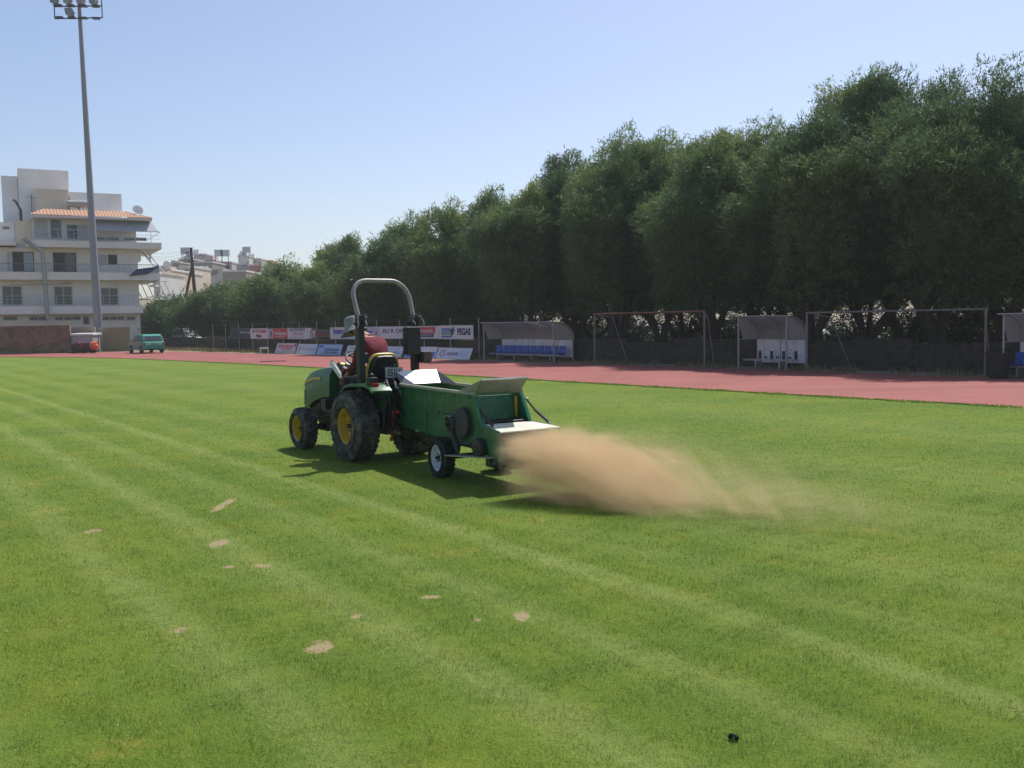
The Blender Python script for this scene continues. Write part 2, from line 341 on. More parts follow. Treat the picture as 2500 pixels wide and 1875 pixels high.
def grass():
    P, Q, Rn = [], [], []
    for d0, d1, den, h0, w0 in [(2.9, 4.6, 9500, .024, .0022), (4.6, 6.5, 7200, .024, .0028), (6.5, 9.5, 3600, .022, .0042), (9.5, 14, 1700, .019, .0065), (14, 20, 620, .017, .011), (20, 30, 200, .016, .02)]:
        area = .62*(d1*d1-d0*d0); n = int(area*den)
        D = np.sqrt(rng.uniform(d0*d0, d1*d1, n)); X = rng.uniform(-.62, .62, n)*D
        # clumping
        jx = np.sin(X*9.1+np.sin(D*7.3)*2)+np.sin(D*11.7+np.sin(X*6.1)*2)+np.sin(X*31+D*17)*.7+np.sin(D*43-X*23)*.7
        keep = rng.uniform(0, 1, n) < np.clip(.72+.17*jx, .25, 1)
        for sx, sy, a, b in SPOTW:
            th = np.arctan2(D-sy, X-sx); r = np.hypot((X-sx)/a, (D-sy)/b)+.38*np.sin(th*3+sx*7)+.3*np.sin(th*5+sy*9)+rng.normal(0, .22, n); keep &= ~((r < .95) & (rng.uniform(0, 1, n) < .85))
        keep &= (X*ROW.ey[0]+D*ROW.ey[1]) < 19.1
        keep &= rng.uniform(0, 1, n) < np.clip((30-D)/15, 0, 1)
        X, D, jx = X[keep], D[keep], jx[keep]; n = len(X)
        az = rng.uniform(0, 2*np.pi, n); fa = az+np.pi/2+rng.normal(0, .5, n)
        ln = np.abs(rng.normal(.55, .3, n)); h = h0*rng.uniform(.5, 1.25, n)*(1+.12*jx)
        w = w0*rng.uniform(.6, 1.3, n)
        base = np.stack([X, D, np.full(n, -.001)], 1); side = np.stack([np.cos(fa), np.sin(fa), np.zeros(n)], 1)*w[:, None]/2
        lean = np.stack([np.cos(az)*np.sin(ln), np.sin(az)*np.sin(ln), np.cos(ln)], 1)
        tip = base+lean*h[:, None]*1.25+np.stack([np.cos(az), np.sin(az), -.3*np.ones(n)], 1)*(h*ln*.25)[:, None]
        P.append(np.stack([base-side, base+side, tip], 1).reshape(-1, 3)); rv_ = rng.uniform(0, 1, n); Rn.append(rv_+(1-rv_)*.5*np.clip((D-7)/9, 0, 1)*(rv_ < .5))
    A = np.array([p for p in inn[1:] if p[0] > -45]); n = 22000; t = rng.uniform(0, len(A)-1.001, n); i0 = t.astype(int); fr = (t-i0)[:, None]
    c = A[i0]*(1-fr)+A[i0+1]*fr+rng.normal(0, 1, (n, 1))*.07*ROW.ey[:2]*(1+.8*np.sin(t*.9)[:, None]); az = rng.uniform(0, 6.28, n); h = rng.uniform(.02, .05, n); w = rng.uniform(.01, .03, n)
    b0 = np.stack([c[:, 0], c[:, 1], np.full(n, -.004)], 1); sd_ = np.stack([np.cos(az), np.sin(az), 0*az], 1)*w[:, None]; tp = b0+np.stack([rng.normal(0, .015, n), rng.normal(0, .015, n), h], 1)
    P.append(np.stack([b0-sd_, b0+sd_, tp], 1).reshape(-1, 3)); Rn.append(rng.uniform(.2, .97, n))
    V = np.concatenate(P); r = np.concatenate(Rn); nf = len(V)//3
    me = bpy.data.meshes.new('grass'); me.vertices.add(len(V)); me.vertices.foreach_set('co', V.astype(np.float32).ravel())
    me.loops.add(len(V)); me.loops.foreach_set('vertex_index', np.arange(len(V), dtype=np.int32))
    me.polygons.add(nf); me.polygons.foreach_set('loop_start', np.arange(0, len(V), 3, dtype=np.int32))
    at = me.attributes.new('rnd', 'FLOAT', 'FACE'); at.data.foreach_set('value', r.astype(np.float32))
    me.update(calc_edges=True)
    m, n, p = nodes('grass_blade'); c, _ = grass_colour(n, True); p.inputs['Roughness'].default_value = .55; p.inputs['Specular IOR Level'].default_value = .3
    n.links.new(c, p.inputs['Base Color'])
    tr = n.nodes.new('ShaderNodeBsdfTranslucent'); n.links.new(c, tr.inputs[0]); mx = n.nodes.new('ShaderNodeMixShader'); mx.inputs[0].default_value = .35
    n.links.new(p.outputs[0], mx.inputs[1]); n.links.new(tr.outputs[0], mx.inputs[2]); n.links.new(mx.outputs[0], n.nodes['Material Output'].inputs[0])
    me.materials.append(m)
    o = bpy.data.objects.new('grass', me); COL.objects.link(o)
    tag(o, 'short mown green grass blades covering the pitch', 'grass', kind='stuff'); print('blades', nf)
grass()

# ------------------------------------------------------------------ trees
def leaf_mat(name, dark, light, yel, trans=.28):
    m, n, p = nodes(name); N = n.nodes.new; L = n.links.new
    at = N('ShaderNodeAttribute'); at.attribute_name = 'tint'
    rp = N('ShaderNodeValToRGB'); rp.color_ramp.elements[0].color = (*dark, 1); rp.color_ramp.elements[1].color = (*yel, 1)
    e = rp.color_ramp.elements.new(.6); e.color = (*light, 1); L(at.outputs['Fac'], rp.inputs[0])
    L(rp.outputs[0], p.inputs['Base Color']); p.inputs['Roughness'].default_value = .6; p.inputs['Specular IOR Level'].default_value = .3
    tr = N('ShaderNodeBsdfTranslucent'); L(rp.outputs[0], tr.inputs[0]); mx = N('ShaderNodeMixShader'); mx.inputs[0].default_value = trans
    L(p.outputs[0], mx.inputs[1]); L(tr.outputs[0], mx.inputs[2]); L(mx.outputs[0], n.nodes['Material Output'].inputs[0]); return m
M['leaf'] = leaf_mat('feathery_foliage', (.05, .092, .035), (.12, .19, .07), (.27, .33, .09), .34)
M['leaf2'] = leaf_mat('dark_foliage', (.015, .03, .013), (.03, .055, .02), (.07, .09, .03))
M['bark'] = mat('bark', (.06, .045, .034), .9, bump=.6, bscale=25, var=.3)
M['weed'] = leaf_mat('dry_weeds', (.13, .12, .04), (.26, .22, .1), (.4, .33, .16))

def leaf_mesh(name, P, D, Lg, Wd, T, mt):
    n = len(P); s = np.cross(D, rng.normal(0, 1, (n, 3))); s /= np.linalg.norm(s, axis=1)[:, None]+1e-9
    V = np.empty((n, 3, 3)); V[:, 0] = P-s*(Wd/2)[:, None]; V[:, 1] = P+s*(Wd/2)[:, None]; V[:, 2] = P+D*Lg[:, None]
    me = bpy.data.meshes.new(name); me.vertices.add(3*n); me.vertices.foreach_set('co', V.astype(np.float32).ravel())
    me.loops.add(3*n); me.loops.foreach_set('vertex_index', np.arange(3*n, dtype=np.int32))
    me.polygons.add(n); me.polygons.foreach_set('loop_start', np.arange(0, 3*n, 3, dtype=np.int32))
    a = me.attributes.new('tint', 'FLOAT', 'FACE'); a.data.foreach_set('value', np.clip(T, 0, 1).astype(np.float32))
    me.update(calc_edges=True); me.materials.append(mt); return me

cnt = [0]
def tree(px, topy, NN, rad, label, zlow=2.2, dens=1., group='feathery trees in the row behind the track', peaks=None, mt='leaf', yellow=.0, stems=4):
    xr, H = ROW.hit(px, topy, NN); base = ROW.w(xr, NN); dist = float(np.hypot(base[0], base[1]))
    root = empty('feathery_tree', base, 0, label, 'tree', group)
    H = H-.15-.17*rad
    ls = dist/34.; lobes = []; k = int(rng.integers(8, 12)); a0 = rng.uniform(0, 6.3)
    for i in range(k):                      # rounded plumes side by side, each a stack of tufts
        q = rad*.80*math.sqrt((i+.1)/k); a = a0+i*2.4+rng.uniform(-.3, .3); r0 = rad*rng.uniform(.28, .46)
        Hi = zlow+(H-zlow)*(1-.60*(q/rad)**2)*(rng.uniform(.80, 1.04) if i else 1)
        z = zlow+r0*rng.uniform(.3, .8)
        while z < Hi-r0*.8:
            t = (z-zlow)/(Hi-zlow); rr = r0*rng.uniform(.75, 1.15)*(.9+.4*min(t, .3))
            lobes.append((q*math.cos(a)*(.75+.3*t)+rng.uniform(-.35, .35)*r0, q*math.sin(a)*(.75+.3*t)+rng.uniform(-.35, .35)*r0, z, rr, i)); z += rr*rng.uniform(.95, 1.5)
        lobes.append((q*math.cos(a), q*math.sin(a), Hi-r0*1.0, r0*.85, i))
        for _ in range(3): lobes.append((q*math.cos(a)+rng.uniform(-.6, .6)*r0, q*math.sin(a)+rng.uniform(-.6, .6)*r0, Hi-r0*rng.uniform(.5, 1.0), r0*rng.uniform(.3, .5), i))
    area = sum(l[3]**2 for l in lobes)
    lsz = np.clip(.09*ls**.85, .08, .24); tot = int(dens*10.5*area/(lsz*lsz*.34)); cnt[0] += tot
    Ps, Ds, Ls, Ws, Ts = [], [], [], [], []
    pt = rng.normal(0, .17, 16)
    for (x, y, z, lr, pi_) in lobes:
        n = int(tot*lr*lr/area); k = max(3, n//9)
        u = rng.normal(0, 1, (k, 3)); u /= np.linalg.norm(u, axis=1)[:, None]; u[:, 2] = np.where(rng.uniform(0, 1, k) < .65, np.abs(u[:, 2]), u[:, 2])
        bump = 1+.22*np.sin(u[:, 0]*5+x)+.18*np.sin(u[:, 1]*7+y)+.15*np.sin(u[:, 2]*6+z)
        r = lr*rng.uniform(.3, 1, k)**.38*bump
        c = np.array([x, y, z])+u*r[:, None]*np.array([1, 1, 1.25])
        c[:, 2] -= .25*lr*(rng.uniform(0, 1, k)**2)
        p = np.repeat(c, 9, 0)+rng.normal(0, lsz*.85, (k*9, 3)); uu = np.repeat(u, 9, 0); n = len(p)
        d = uu*.5+rng.normal(0, .5, (n, 3))+np.array([0, 0, .15]); d /= np.linalg.norm(d, axis=1)[:, None]
        Ps.append(p); Ds.append(d); Ls.append(lsz*rng.uniform(1.1, 2.3, n)); Ws.append(lsz*rng.uniform(.28, .55, n))
        Ts.append(np.clip(rng.normal(.40+yellow+pt[pi_], .10)+np.repeat(rng.normal(0, .09, k), 9)+rng.normal(0, .1, n)+.34*((p[:, 2]-zlow)/(H-zlow)-.4), 0, 1))  # tint rises with height: sunlit crown tops put into the leaf colour
    P = np.concatenate(Ps); ok = P[:, 2] > zlow*.75
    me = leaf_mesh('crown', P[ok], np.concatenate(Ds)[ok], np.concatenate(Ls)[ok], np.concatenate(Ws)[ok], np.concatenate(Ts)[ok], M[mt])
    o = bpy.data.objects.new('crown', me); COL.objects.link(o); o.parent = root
    mb = MB()
    for i in range(stems):
        a = 2*math.pi*(i+rng.uniform(-.3, .3))/stems; L1 = rng.uniform(.25, .5)*rad
        fx, fy = math.cos(a), math.sin(a); h1 = zlow*rng.uniform(.8, 1.2)
        pts = [(fx*.12, fy*.12, -.05), (fx*.22+rng.uniform(-.1, .1), fy*.22, h1*.45), (fx*L1*.7, fy*L1*.7+rng.uniform(-.1, .1), h1), (fx*L1*1.15, fy*L1*1.1, h1+(H-h1)*.4), (fx*L1*1.3+rng.uniform(-.3, .3), fy*L1*1.2, h1+(H-h1)*.66)]
        r0 = rng.uniform(.08, .14)*(.42+.08*rad)*(1.7 if px > 1350 else 1); mb.tube(pts, [r0*1.35, r0, r0*.8, r0*.5, r0*.18], 7)
        for j in range(5):
            q = rng.uniform(.25, .85); s0 = Vector(pts[2]).lerp(Vector(pts[4]), q) if q > .3 else Vector(pts[2])
            b = a+rng.uniform(-1.4, 1.4); l = rad*rng.uniform(.2, .5)
            e = s0+Vector((math.cos(b)*l, math.sin(b)*l, l*rng.uniform(.3, 1.1))); e.z = min(e.z, zlow+(H-zlow)*.72)
            mb.tube([s0, s0.lerp(e, .5)+Vector((0, 0, .15)), e], [r0*.42, r0*.26, r0*.08], 5)
    mb.build('trunk', M['bark'], root, smooth=True)
    return root
TREES = [
 (2660, 250, 32.5, 3.6, 'dark tree cut off by the right edge of the photo behind the third dugout', .9, 0),
 (2450, 212, 33.5, 2.7, 'tree with its top just below the highest crown, right of it near the frame edge', 1, 0),
 (2300, 122, 32.5, 3.3, 'tallest tree of the row, its crown the highest point above the wide dark goal frame', 1.1, 0),
 (2120, 128, 34, 3.0, 'very tall tree just left of the highest crown, with a flat broad top', 1.1, 0),
 (1985, 228, 32, 2.9, 'tree forming the sloping step down left of the tall broad crown', 1.1, .04),
 (1850, 262, 34, 3.0, 'tree behind the small dugout with white back panel', 1.1, .08),
 (1735, 292, 32, 2.7, 'bright topped tree behind the right post of the rusty goal', 1.1, .16),
 (1610, 296, 34.5, 3.0, 'tree with tufted top behind the middle of the rusty goal', 1.1, .04),
 (1500, 286, 32.5, 2.9, 'rounded high crown behind the left post of the rusty goal', 1.1, .06),
 (1395, 345, 34, 2.6, 'tree stepping down left of the rounded crown, behind the right end of the long dugout', 1.1, 0),
 (1290, 428, 31.5, 2.6, 'tree with yellowish front tufts behind the long dugout', 1.1, .08),
 (1190, 428, 34.5, 3.0, 'tree with broad rounded top above the striped white banner', 1.1, 0),
 (1090, 474, 32, 2.7, 'tree directly above the pair of red and striped banners', 1.1, .04),
 (1010, 510, 35, 2.9, 'tree seen through the right half of the roll bar', 1.1, .02),
 (925, 545, 32, 2.5, 'tree rising directly above the top of the roll bar', 1.1, .06),
 (845, 552, 35, 2.7, 'tree left of the roll bar with a peaked top', 1.1, -.04),
 (775, 622, 32, 2.4, 'pale tree above the white and blue banner left of the driver', 1.1, .1),
 (700, 622, 35, 2.7, 'tree above the red banners with a thin feathery top', 1.1, 0),
 (640, 650, 32, 2.4, 'tree above the leftmost white banner', 1.0, .1),
 (575, 668, 34, 2.8, 'tree above the dark blue banner at the left end of the fence', 1.0, 0),
 (505, 688, 32.5, 2.8, 'low tree behind the silver off-road car', 1.0, .04),
 (440, 700, 34, 3.0, 'low spreading tree between the green hatchback and the silver off-road car', 1.0, 0),
 (388, 716, 32, 3.0, 'lowest tree at the left end of the row beside the apartment block', 1.0, .02),
]
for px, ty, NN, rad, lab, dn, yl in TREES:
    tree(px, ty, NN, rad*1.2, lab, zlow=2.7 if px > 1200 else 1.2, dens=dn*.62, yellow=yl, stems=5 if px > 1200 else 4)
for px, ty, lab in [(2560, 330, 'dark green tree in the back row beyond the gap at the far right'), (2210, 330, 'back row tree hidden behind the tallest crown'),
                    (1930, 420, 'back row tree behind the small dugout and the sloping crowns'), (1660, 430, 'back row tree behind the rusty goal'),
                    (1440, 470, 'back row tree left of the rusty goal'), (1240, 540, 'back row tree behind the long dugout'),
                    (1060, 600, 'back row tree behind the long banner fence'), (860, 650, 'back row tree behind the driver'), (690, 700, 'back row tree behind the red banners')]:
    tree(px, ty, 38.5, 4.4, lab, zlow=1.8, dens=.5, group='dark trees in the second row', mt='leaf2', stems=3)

def shrub(name, p, rx, ry, h, n, label, cat, group=None, mt='leaf2', lsz=.08, kind=None, z0=.05):
    u = rng.normal(0, 1, (n, 3)); u /= np.linalg.norm(u, axis=1)[:, None]; u[:, 2] = abs(u[:, 2])
    r = rng.uniform(.3, 1, n)**.5*(1+.2*np.sin(u[:, 0]*9)+.15*np.sin(u[:, 1]*11))
    P = u*r[:, None]*np.array([rx, ry, h]); P[:, 2] += z0
    d = u+rng.normal(0, .6, (n, 3)); d /= np.linalg.norm(d, axis=1)[:, None]
    me = leaf_mesh(name, P, d, lsz*rng.uniform(1, 2.2, n), lsz*rng.uniform(.3, .6, n), rng.uniform(.1, .9, n), M[mt])
    o = bpy.data.objects.new(name, me); COL.objects.link(o); o.location = Vector([float(c) for c in p])
    return tag(o, label, cat, group, kind)
# weeds along the foot of the wall
P, D, Lg, Wd, T = [], [], [], [], []
nn = 26000; xs = rng.uniform(-130, 12, nn); keep = (np.sin(xs*1.3)+np.sin(xs*3.7+1)+rng.normal(0, .6, nn)) > -.1; xs = xs[keep]; nn = len(xs)
ys = 27.9+np.abs(rng.normal(0, .45, nn))+np.where(xs < -62, rng.uniform(-1.2, .8, nn), 0)
P = ROW.ex*xs[:, None]+ROW.ey*ys[:, None]; D = rng.normal(0, .35, (nn, 3))+np.array([0, 0, 1]); D /= np.linalg.norm(D, axis=1)[:, None]
o = bpy.data.objects.new('weeds', leaf_mesh('weeds', P, D, rng.uniform(.06, .3, nn)*np.where(xs < -55, 1.2, 1), rng.uniform(.01, .04, nn)*np.where(xs < -55, 2.2, 1), rng.uniform(0, 1, nn), M['weed']))
COL.objects.link(o); tag(o, 'dry straw coloured weeds along the outer edge of the track', 'weeds', kind='stuff')

print('leaves', cnt)

# ------------------------------------------------------------------ compact tractor
tr = empty('compact_tractor', TR.o, TR.deg, 'green compact tractor with yellow wheels and a folding roll bar, pulling the sand spreader', 'tractor')
def tyre(parent, c, rad, wid, rimr, side, rimmat, tyremat, tread, lugs=None, name='wheel'):
    """wheel > tyre, rim; side +1 = outer face towards +y"""
    hw = wid/2; s = side
    mb = MB(); sh = rad*.93
    mb.lathe([(rimr, -hw*.72), (rimr*1.08, -hw*.9), ((rimr+sh)/2, -hw*1.04), (sh*.97, -hw*.93), (rad*.985, -hw*.72), (rad*.99, 0), (rad*.985, hw*.72), (sh*.97, hw*.93), ((rimr+sh)/2, hw*1.04), (rimr*1.08, hw*.9), (rimr, hw*.72)], c, 48)
    n, cols = tread
    for k in range(cols):                     # staggered tread blocks
        y0 = -hw*.86+2*hw*.86*k/cols; y1 = y0+2*hw*.86/cols*.82
        edge = abs(k-(cols-1)/2)/((cols-1)/2)
        for i in range(n):
            a0 = 2*math.pi*(i+(.5 if k % 2 else 0))/n; a1 = a0+2*math.pi/n*.62
            ro = rad*(1.0-.03*edge**2)+.02; ri = rad*.95
            P = []
            for r in (ri, ro):
                for a, y in ((a0, y0), (a1, y0+.01), (a1, y1+.01), (a0, y1)): P.append((c[0]+r*math.cos(a), c[1]+y, c[2]+r*math.sin(a)))
            mb.hexa(P)
    for rr in ((rimr+sh)/2+.02, rimr*1.14):                # ribs on the sidewall
        mb.lathe([(rr-.006, s*hw*1.0), (rr, s*hw*1.0+s*.012), (rr+.006, s*hw*1.0)], c, 48)
    wheel = mb.build(name, tyremat, parent, smooth=True)
    rm = MB(); o = hw*.72
    rm.lathe([(rimr*1.02, s*o), (rimr*1.05, s*(o+.012)), (rimr*.97, s*(o+.008)), (rimr*.9, s*(o-.035)), (rimr*.86, s*(o-.10 if rimr > .15 else o-.06)), (rimr*.6, s*(o-.13 if rimr > .15 else o-.075)), (rimr*.42, s*(o-.12 if rimr > .15 else o-.06)), (rimr*.4, s*(o-.07 if rimr > .15 else o-.03)), (rimr*.2, s*(o-.06 if rimr > .15 else o-.02)), (.001, s*(o-.06 if rimr > .15 else o-.02))], c, 40)
    rm.lathe([(rimr*1.02, -s*o), (rimr*.9, -s*(o-.03)), (.001, -s*(o-.05))], c, 32)
    rim_ = rm.build('rim', rimmat, wheel, smooth=True)
    bl = MB(); q = s*(o-.06 if rimr > .15 else o-.02)
    for i in range(lugs or 6):
        a = 2*math.pi*i/(lugs or 6); p = (c[0]+rimr*.3*math.cos(a), c[1]+q, c[2]+rimr*.3*math.sin(a))
        bl.cyl(p, (p[0], p[1]+s*.018, p[2]), .011, n=6)
    bl.cyl((c[0], c[1]+q, c[2]), (c[0], c[1]+q+s*.04, c[2]), rimr*.15, n=16)
    bl.build('hub', M['iron'], wheel)
    return wheel
for s in (1, -1):
    tyre(tr, (-.04, s*.455, .478), .466, .34, .235, s, M['yellow'], M['tyre'], (34, 5))
    tyre(tr, (1.69, s*.44, .305), .295, .235, .185, s, M['yellow'], M['tyre'], (30, 4), lugs=5)

# hood: lofted from cross-sections (x, half width low, half width at shoulder, z low, z shoulder, z top)
def hood():
    st = [(1.02, .315, .30, .80, 1.12, 1.265), (1.3, .315, .30, .78, 1.11, 1.245), (1.6, .31, .295, .70, 1.08, 1.205), (1.85, .30, .285, .60, 1.03, 1.15), (2.0, .275, .26, .56, .98, 1.085), (2.075, .235, .21, .58, .92, 1.005)]
    V, F = [], []
    for x, a, b, z0, z1, z2 in st:
        V += [(x, a, z0), (x, a, (z0+z1)/2), (x, b, z1), (x, b*.8, z1+(z2-z1)*.72), (x, b*.4, z2-.008), (x, 0, z2), (x, -b*.4, z2-.008), (x, -b*.8, z1+(z2-z1)*.72), (x, -b, z1), (x, -a, (z0+z1)/2), (x, -a, z0)]
    n = 11
    for i in range(len(st)-1):
        for j in range(n-1): F.append((i*n+j, i*n+j+1, (i+1)*n+j+1, (i+1)*n+j))
    F.append(tuple(range((len(st)-1)*n, len(st)*n))); F.append(tuple(reversed(range(n))))
    return V, F
mb = MB(); mb.add(*hood()); hd = mb.build('hood', M['green'], tr, smooth=True)
# yellow stripe on each side, following the hood
for s in (1, -1):
    mb = MB()
    for (xa, ya, za), (xb, yb, zb), h in [((1.33, .309, 1.06), (1.6, .306, 1.045), .018), ((1.6, .306, 1.045), (1.85, .298, .99), .02), ((1.85, .298, .99), (1.985, .276, .945), .016)]:
        P = [(xa, s*(ya-.01), za-h), (xb, s*(yb-.01), zb-h), (xb, s*(yb+.004), zb-h), (xa, s*(ya+.004), za-h), (xa, s*(ya-.01), za+h), (xb, s*(yb-.01), zb+h), (xb, s*(yb+.003), zb+h), (xa, s*(ya+.003), za+h)]
        mb.hexa(P)
    mb.build('stripe', M['yellow'], hd)
mb = MB()                                              # side grille slots and front grille
for s in (1, -1):
    for i in range(7): mb.box(1.88, 1.98, s*.262-.035, s*.262+.035, .64+i*.033, .655+i*.033)
mb.box(2.05, 2.09, -.19, .19, .6, .9)
for i in range(8): mb.box(2.085, 2.1, -.18, .18, .62+i*.034, .635+i*.034)
mb.build('grille', M['black'], hd, bevel=.004)
for s in (1, -1):
    b = MB(); b.ball((2.06, s*.13, .93), .05, 8, (.7, 1.1, .6)); b.build('headlight', M['plate'], tr, smooth=True)
# chassis: engine block, transmission, axle housings, floor
mb = MB()
mb.box(1.05, 1.95, -.17, .17, .38, .82); mb.box(1.15, 1.9, -.24, .24, .5, .72); mb.cyl((1.69, -.36, .31), (1.69, .36, .31), .045, n=10)
mb.box(.2, 1.1, -.16, .16, .34, .72); mb.box(-.42, .25, -.17, .17, .36, .82); mb.cyl((-.04, -.34, .478), (-.04, .34, .478), .085, n=14)
mb.cyl((.8, 0, .4), (1.6, 0, .34), .03, n=8); mb.box(1.55, 1.85, -.12, .12, .24, .4); mb.box(.35, .95, .14, .3, .34, .5)
mb.cyl((1.5, .2, .62), (1.5, .27, .62), .07, n=14); mb.cyl((1.3, .2, .66), (1.3, .28, .66), .05, n=12)
mb.tube([(1.75, .2, .5), (1.5, .27, .46), (1.2, .25, .52), (1.0, .2, .5)], .018)
mb.build('chassis', M['iron'], tr, bevel=.012)
mb = MB(); mb.box(.3, 1.08, -.42, .42, .6, .63); mb.box(.92, 1.08, .30, .43, .62, .78); mb.box(.92, 1.08, -.43, -.30, .62, .78); mb.box(.33, .55, .33, .44, .44, .6)
mb.build('floor_plate', M['iron'], tr, bevel=.01)
# fenders: curved shell over the wheel
for s in (1, -1):
    prof = [(.42, .70), (.36, .82), (.26, .93), (.12, 1.02), (-.04, 1.05), (-.26, 1.06), (-.46, 1.065), (-.60, 1.04), (-.68, .98)][:None if s > 0 else 7]
    V = []
    for x, z in prof: V += [(x, s*.225, z), (x, s*.50, z), (x, s*.52, z-.015), (x, s*.52, z-.04), (x, s*.508, z-.04), (x, s*.49, z-.022), (x, s*.225, z-.022)]
    F = []
    for i in range(len(prof)-1):
        for j in range(7): F.append((i*7+j, i*7+(j+1) % 7, (i+1)*7+(j+1) % 7, (i+1)*7+j))
    F += [tuple(range(7)), tuple(reversed(range(7*(len(prof)-1), 7*len(prof))))]
    mb = MB(); mb.add(V, F)
    poly = [(.40, .6)]+[(x, z-.01) for x, z in prof]+[(-.5, .72), (-.1, .62)]
    mb.prism(poly, s*.215, s*.235)
    fe = mb.build('fender', M['green'], tr, smooth=True)
    mb = MB(); mb.tube([(.12, s*.5, 1.05), (.10, s*.5, 1.13), (-.3, s*.5, 1.15), (-.34, s*.5, 1.09)], .013, 8); mb.build('grab_handle', M['black'], fe, smooth=True)
    if s < 0: continue
    mb = MB(); mb.box(-.58, -.46, s*.42-.055, s*.42+.055, 1.06, 1.15); mb.ball((-.5, s*.42, 1.17), .035, 8); mb.build('lamp_housing', M['black'], fe, bevel=.01)
    mb = MB(); mb.box(-.61, -.575, s*.42-.05, s*.42+.05, .97, 1.075); mb.build('tail_light', M['redl'], fe, bevel=.008)
    mb = MB(); mb.box(-.60, -.585, s*.475, s*.475+.03, .99, 1.03); mb.build('indicator_light', M['amber'], fe, bevel=.008)
# console, dashboard, steering wheel, levers, mirror
mb = MB(); mb.prism([(.72, .63), (1.05, .63), (1.08, 1.26), (.98, 1.31), (.80, 1.22), (.76, .95)], -.2, .2)
da = mb.build('dashboard', M['black'], tr, bevel=.03)
mb = MB(); mb.lathe([(.0, .012), (.052, .012), (.058, 0), (.058, -.03)], (0, 0, 0), 20, 'z'); g = mb.build('gauge', M['plate'], da, smooth=True); g.location = (.87, .06, 1.275); g.rotation_euler = (0, R(-25), 0)
mb = MB(); mb.lathe([(.0, .012), (.035, .012), (.04, 0), (.04, -.03)], (0, 0, 0), 20, 'z'); g = mb.build('gauge', M['seaty'], da, smooth=True); g.location = (.90, .15, 1.275); g.rotation_euler = (0, R(-25), 0)
mb = MB(); c = Vector((.66, 0, 1.335)); ax = Vector((-.5, 0, .87)).normalized(); u = ax.cross(Vector((0, 1, 0))).normalized(); v = Vector((0, 1, 0))
mb.tube([c+u*math.cos(2*math.pi*i/32)*.19+v*math.sin(2*math.pi*i/32)*.19 for i in range(33)], .0145, 8, False)
for k in range(3): a = 2*math.pi*k/3+.5; mb.tube([c-ax*.03, c+(u*math.cos(a)+v*math.sin(a))*.185], .011, 6)
mb.cyl(c-ax*.06, c+ax*.01, .035, n=12); mb.cyl(c-ax*.22, c-ax*.03, .025, n=10)
mb.build('steering_wheel', M['black'], tr, smooth=True)
mb = MB(); poly = [(.56, 1.10), (.60, 1.07), (.66, 1.09), (.93, 1.27), (.955, 1.30), (.93, 1.335), (.88, 1.335), (.82, 1.31), (.60, 1.15)]
mb.prism(poly, .30, .325); mi = mb.build('windshield', M['black'], tr, bevel=.008); mi.name = 'side_mirror'
mb = MB(); cx, cz = .75, 1.2
mb.prism([(cx+(x-cx)*.95, cz+(z-cz)*.92) for x, z in poly], .3252, .332); mb.build('mirror_glass', M['rim'], mi)
mb = MB(); mb.tube([(.62, .31, 1.12), (.55, .3, 1.0), (.5, .28, .7)], .012, 6); mb.build('mirror_stem', M['black'], mi)
for x, y, z, h, mt in [(.42, .36, 1.0, .2, 'red'), (.30, .30, 1.02, .16, 'black'), (.34, -.33, 1.0, .22, 'amber'), (.2, -.30, 1.0, .2, 'black')]:
    mb = MB(); mb.tube([(x, y, z-.25), (x+.02, y, z+h*.6), (x+.05, y, z+h)], .008, 6); lv = mb.build('lever', M['iron'], tr, smooth=True)
    mb = MB(); mb.ball((x+.05, y, z+h), .024, 8); mb.build('knob', M[mt], lv, smooth=True)
# seat
mb = MB(); mb.box(-.08, .38, -.235, .235, .9, 1.02); mb.box(-.05, .3, -.16, .16, .78, .9)
st = mb.build('seat', M['seat'], tr, bevel=.04); st.location = (.06, .05, 0)
V, Fc = [], []; n = 14
for q, (dx, sc_) in enumerate([(0, 1), (-.05, 1), (-.085, .88)]):
    for i in range(n+1):
        a = math.pi*i/n; V.append((-.14+dx-.06*math.sin(a), math.copysign(abs(math.cos(a))**.45, math.cos(a))*.235*sc_, .96+(.46*math.sin(a)**.55 if 0 < i < n else 0)*(.98 if q == 2 else 1)))
for q in range(2):
    for i in range(n): Fc.append((q*(n+1)+i, q*(n+1)+i+1, (q+1)*(n+1)+i+1, (q+1)*(n+1)+i))
Fc += [tuple(reversed(range(n+1))), tuple(range(2*(n+1), 3*(n+1)))]
mb = MB(); mb.add(V, Fc); sb = mb.build('backrest', M['seat'], st, bevel=.015)
mb = MB(); mb.tube([(-.165-.06*math.sin(math.pi*i/28), math.copysign(abs(math.cos(math.pi*i/28))**.45, math.cos(math.pi*i/28))*.24, .96+(.472*math.sin(math.pi*i/28)**.55 if 0 < i < 28 else 0)) for i in range(29)], .022, 8)
mb.build('backrest_cushion', M['seaty'], st, smooth=True)
mb = MB(); mb.box(-.30, -.255, -.16, .10, 1.25, 1.285); mb.tube([(-.27, -.14, 1.28), (-.29, -.1, 1.31), (-.28, 0, 1.305), (-.29, .09, 1.31)], .008, 6); mb.build('document_holder', M['black'], st, bevel=.008)
# number plate
mb = MB(); mb.box(-.425, -.415, -.10, .17, 1.12, 1.26); pl = mb.build('number_plate', M['plate'], tr, bevel=.004)
text('E5114', .125, -.16, 1.175, pl, M['ink'], y=0, sx=.62, align='CENTER', bold=.002, rot=(R(90), 0, R(-90))).location = (-.4265, .035, 1.19)
mb = MB(); mb.box(-.413, -.39, -.08, .15, 1.0, 1.13); mb.build('plate_bracket', M['black'], tr)
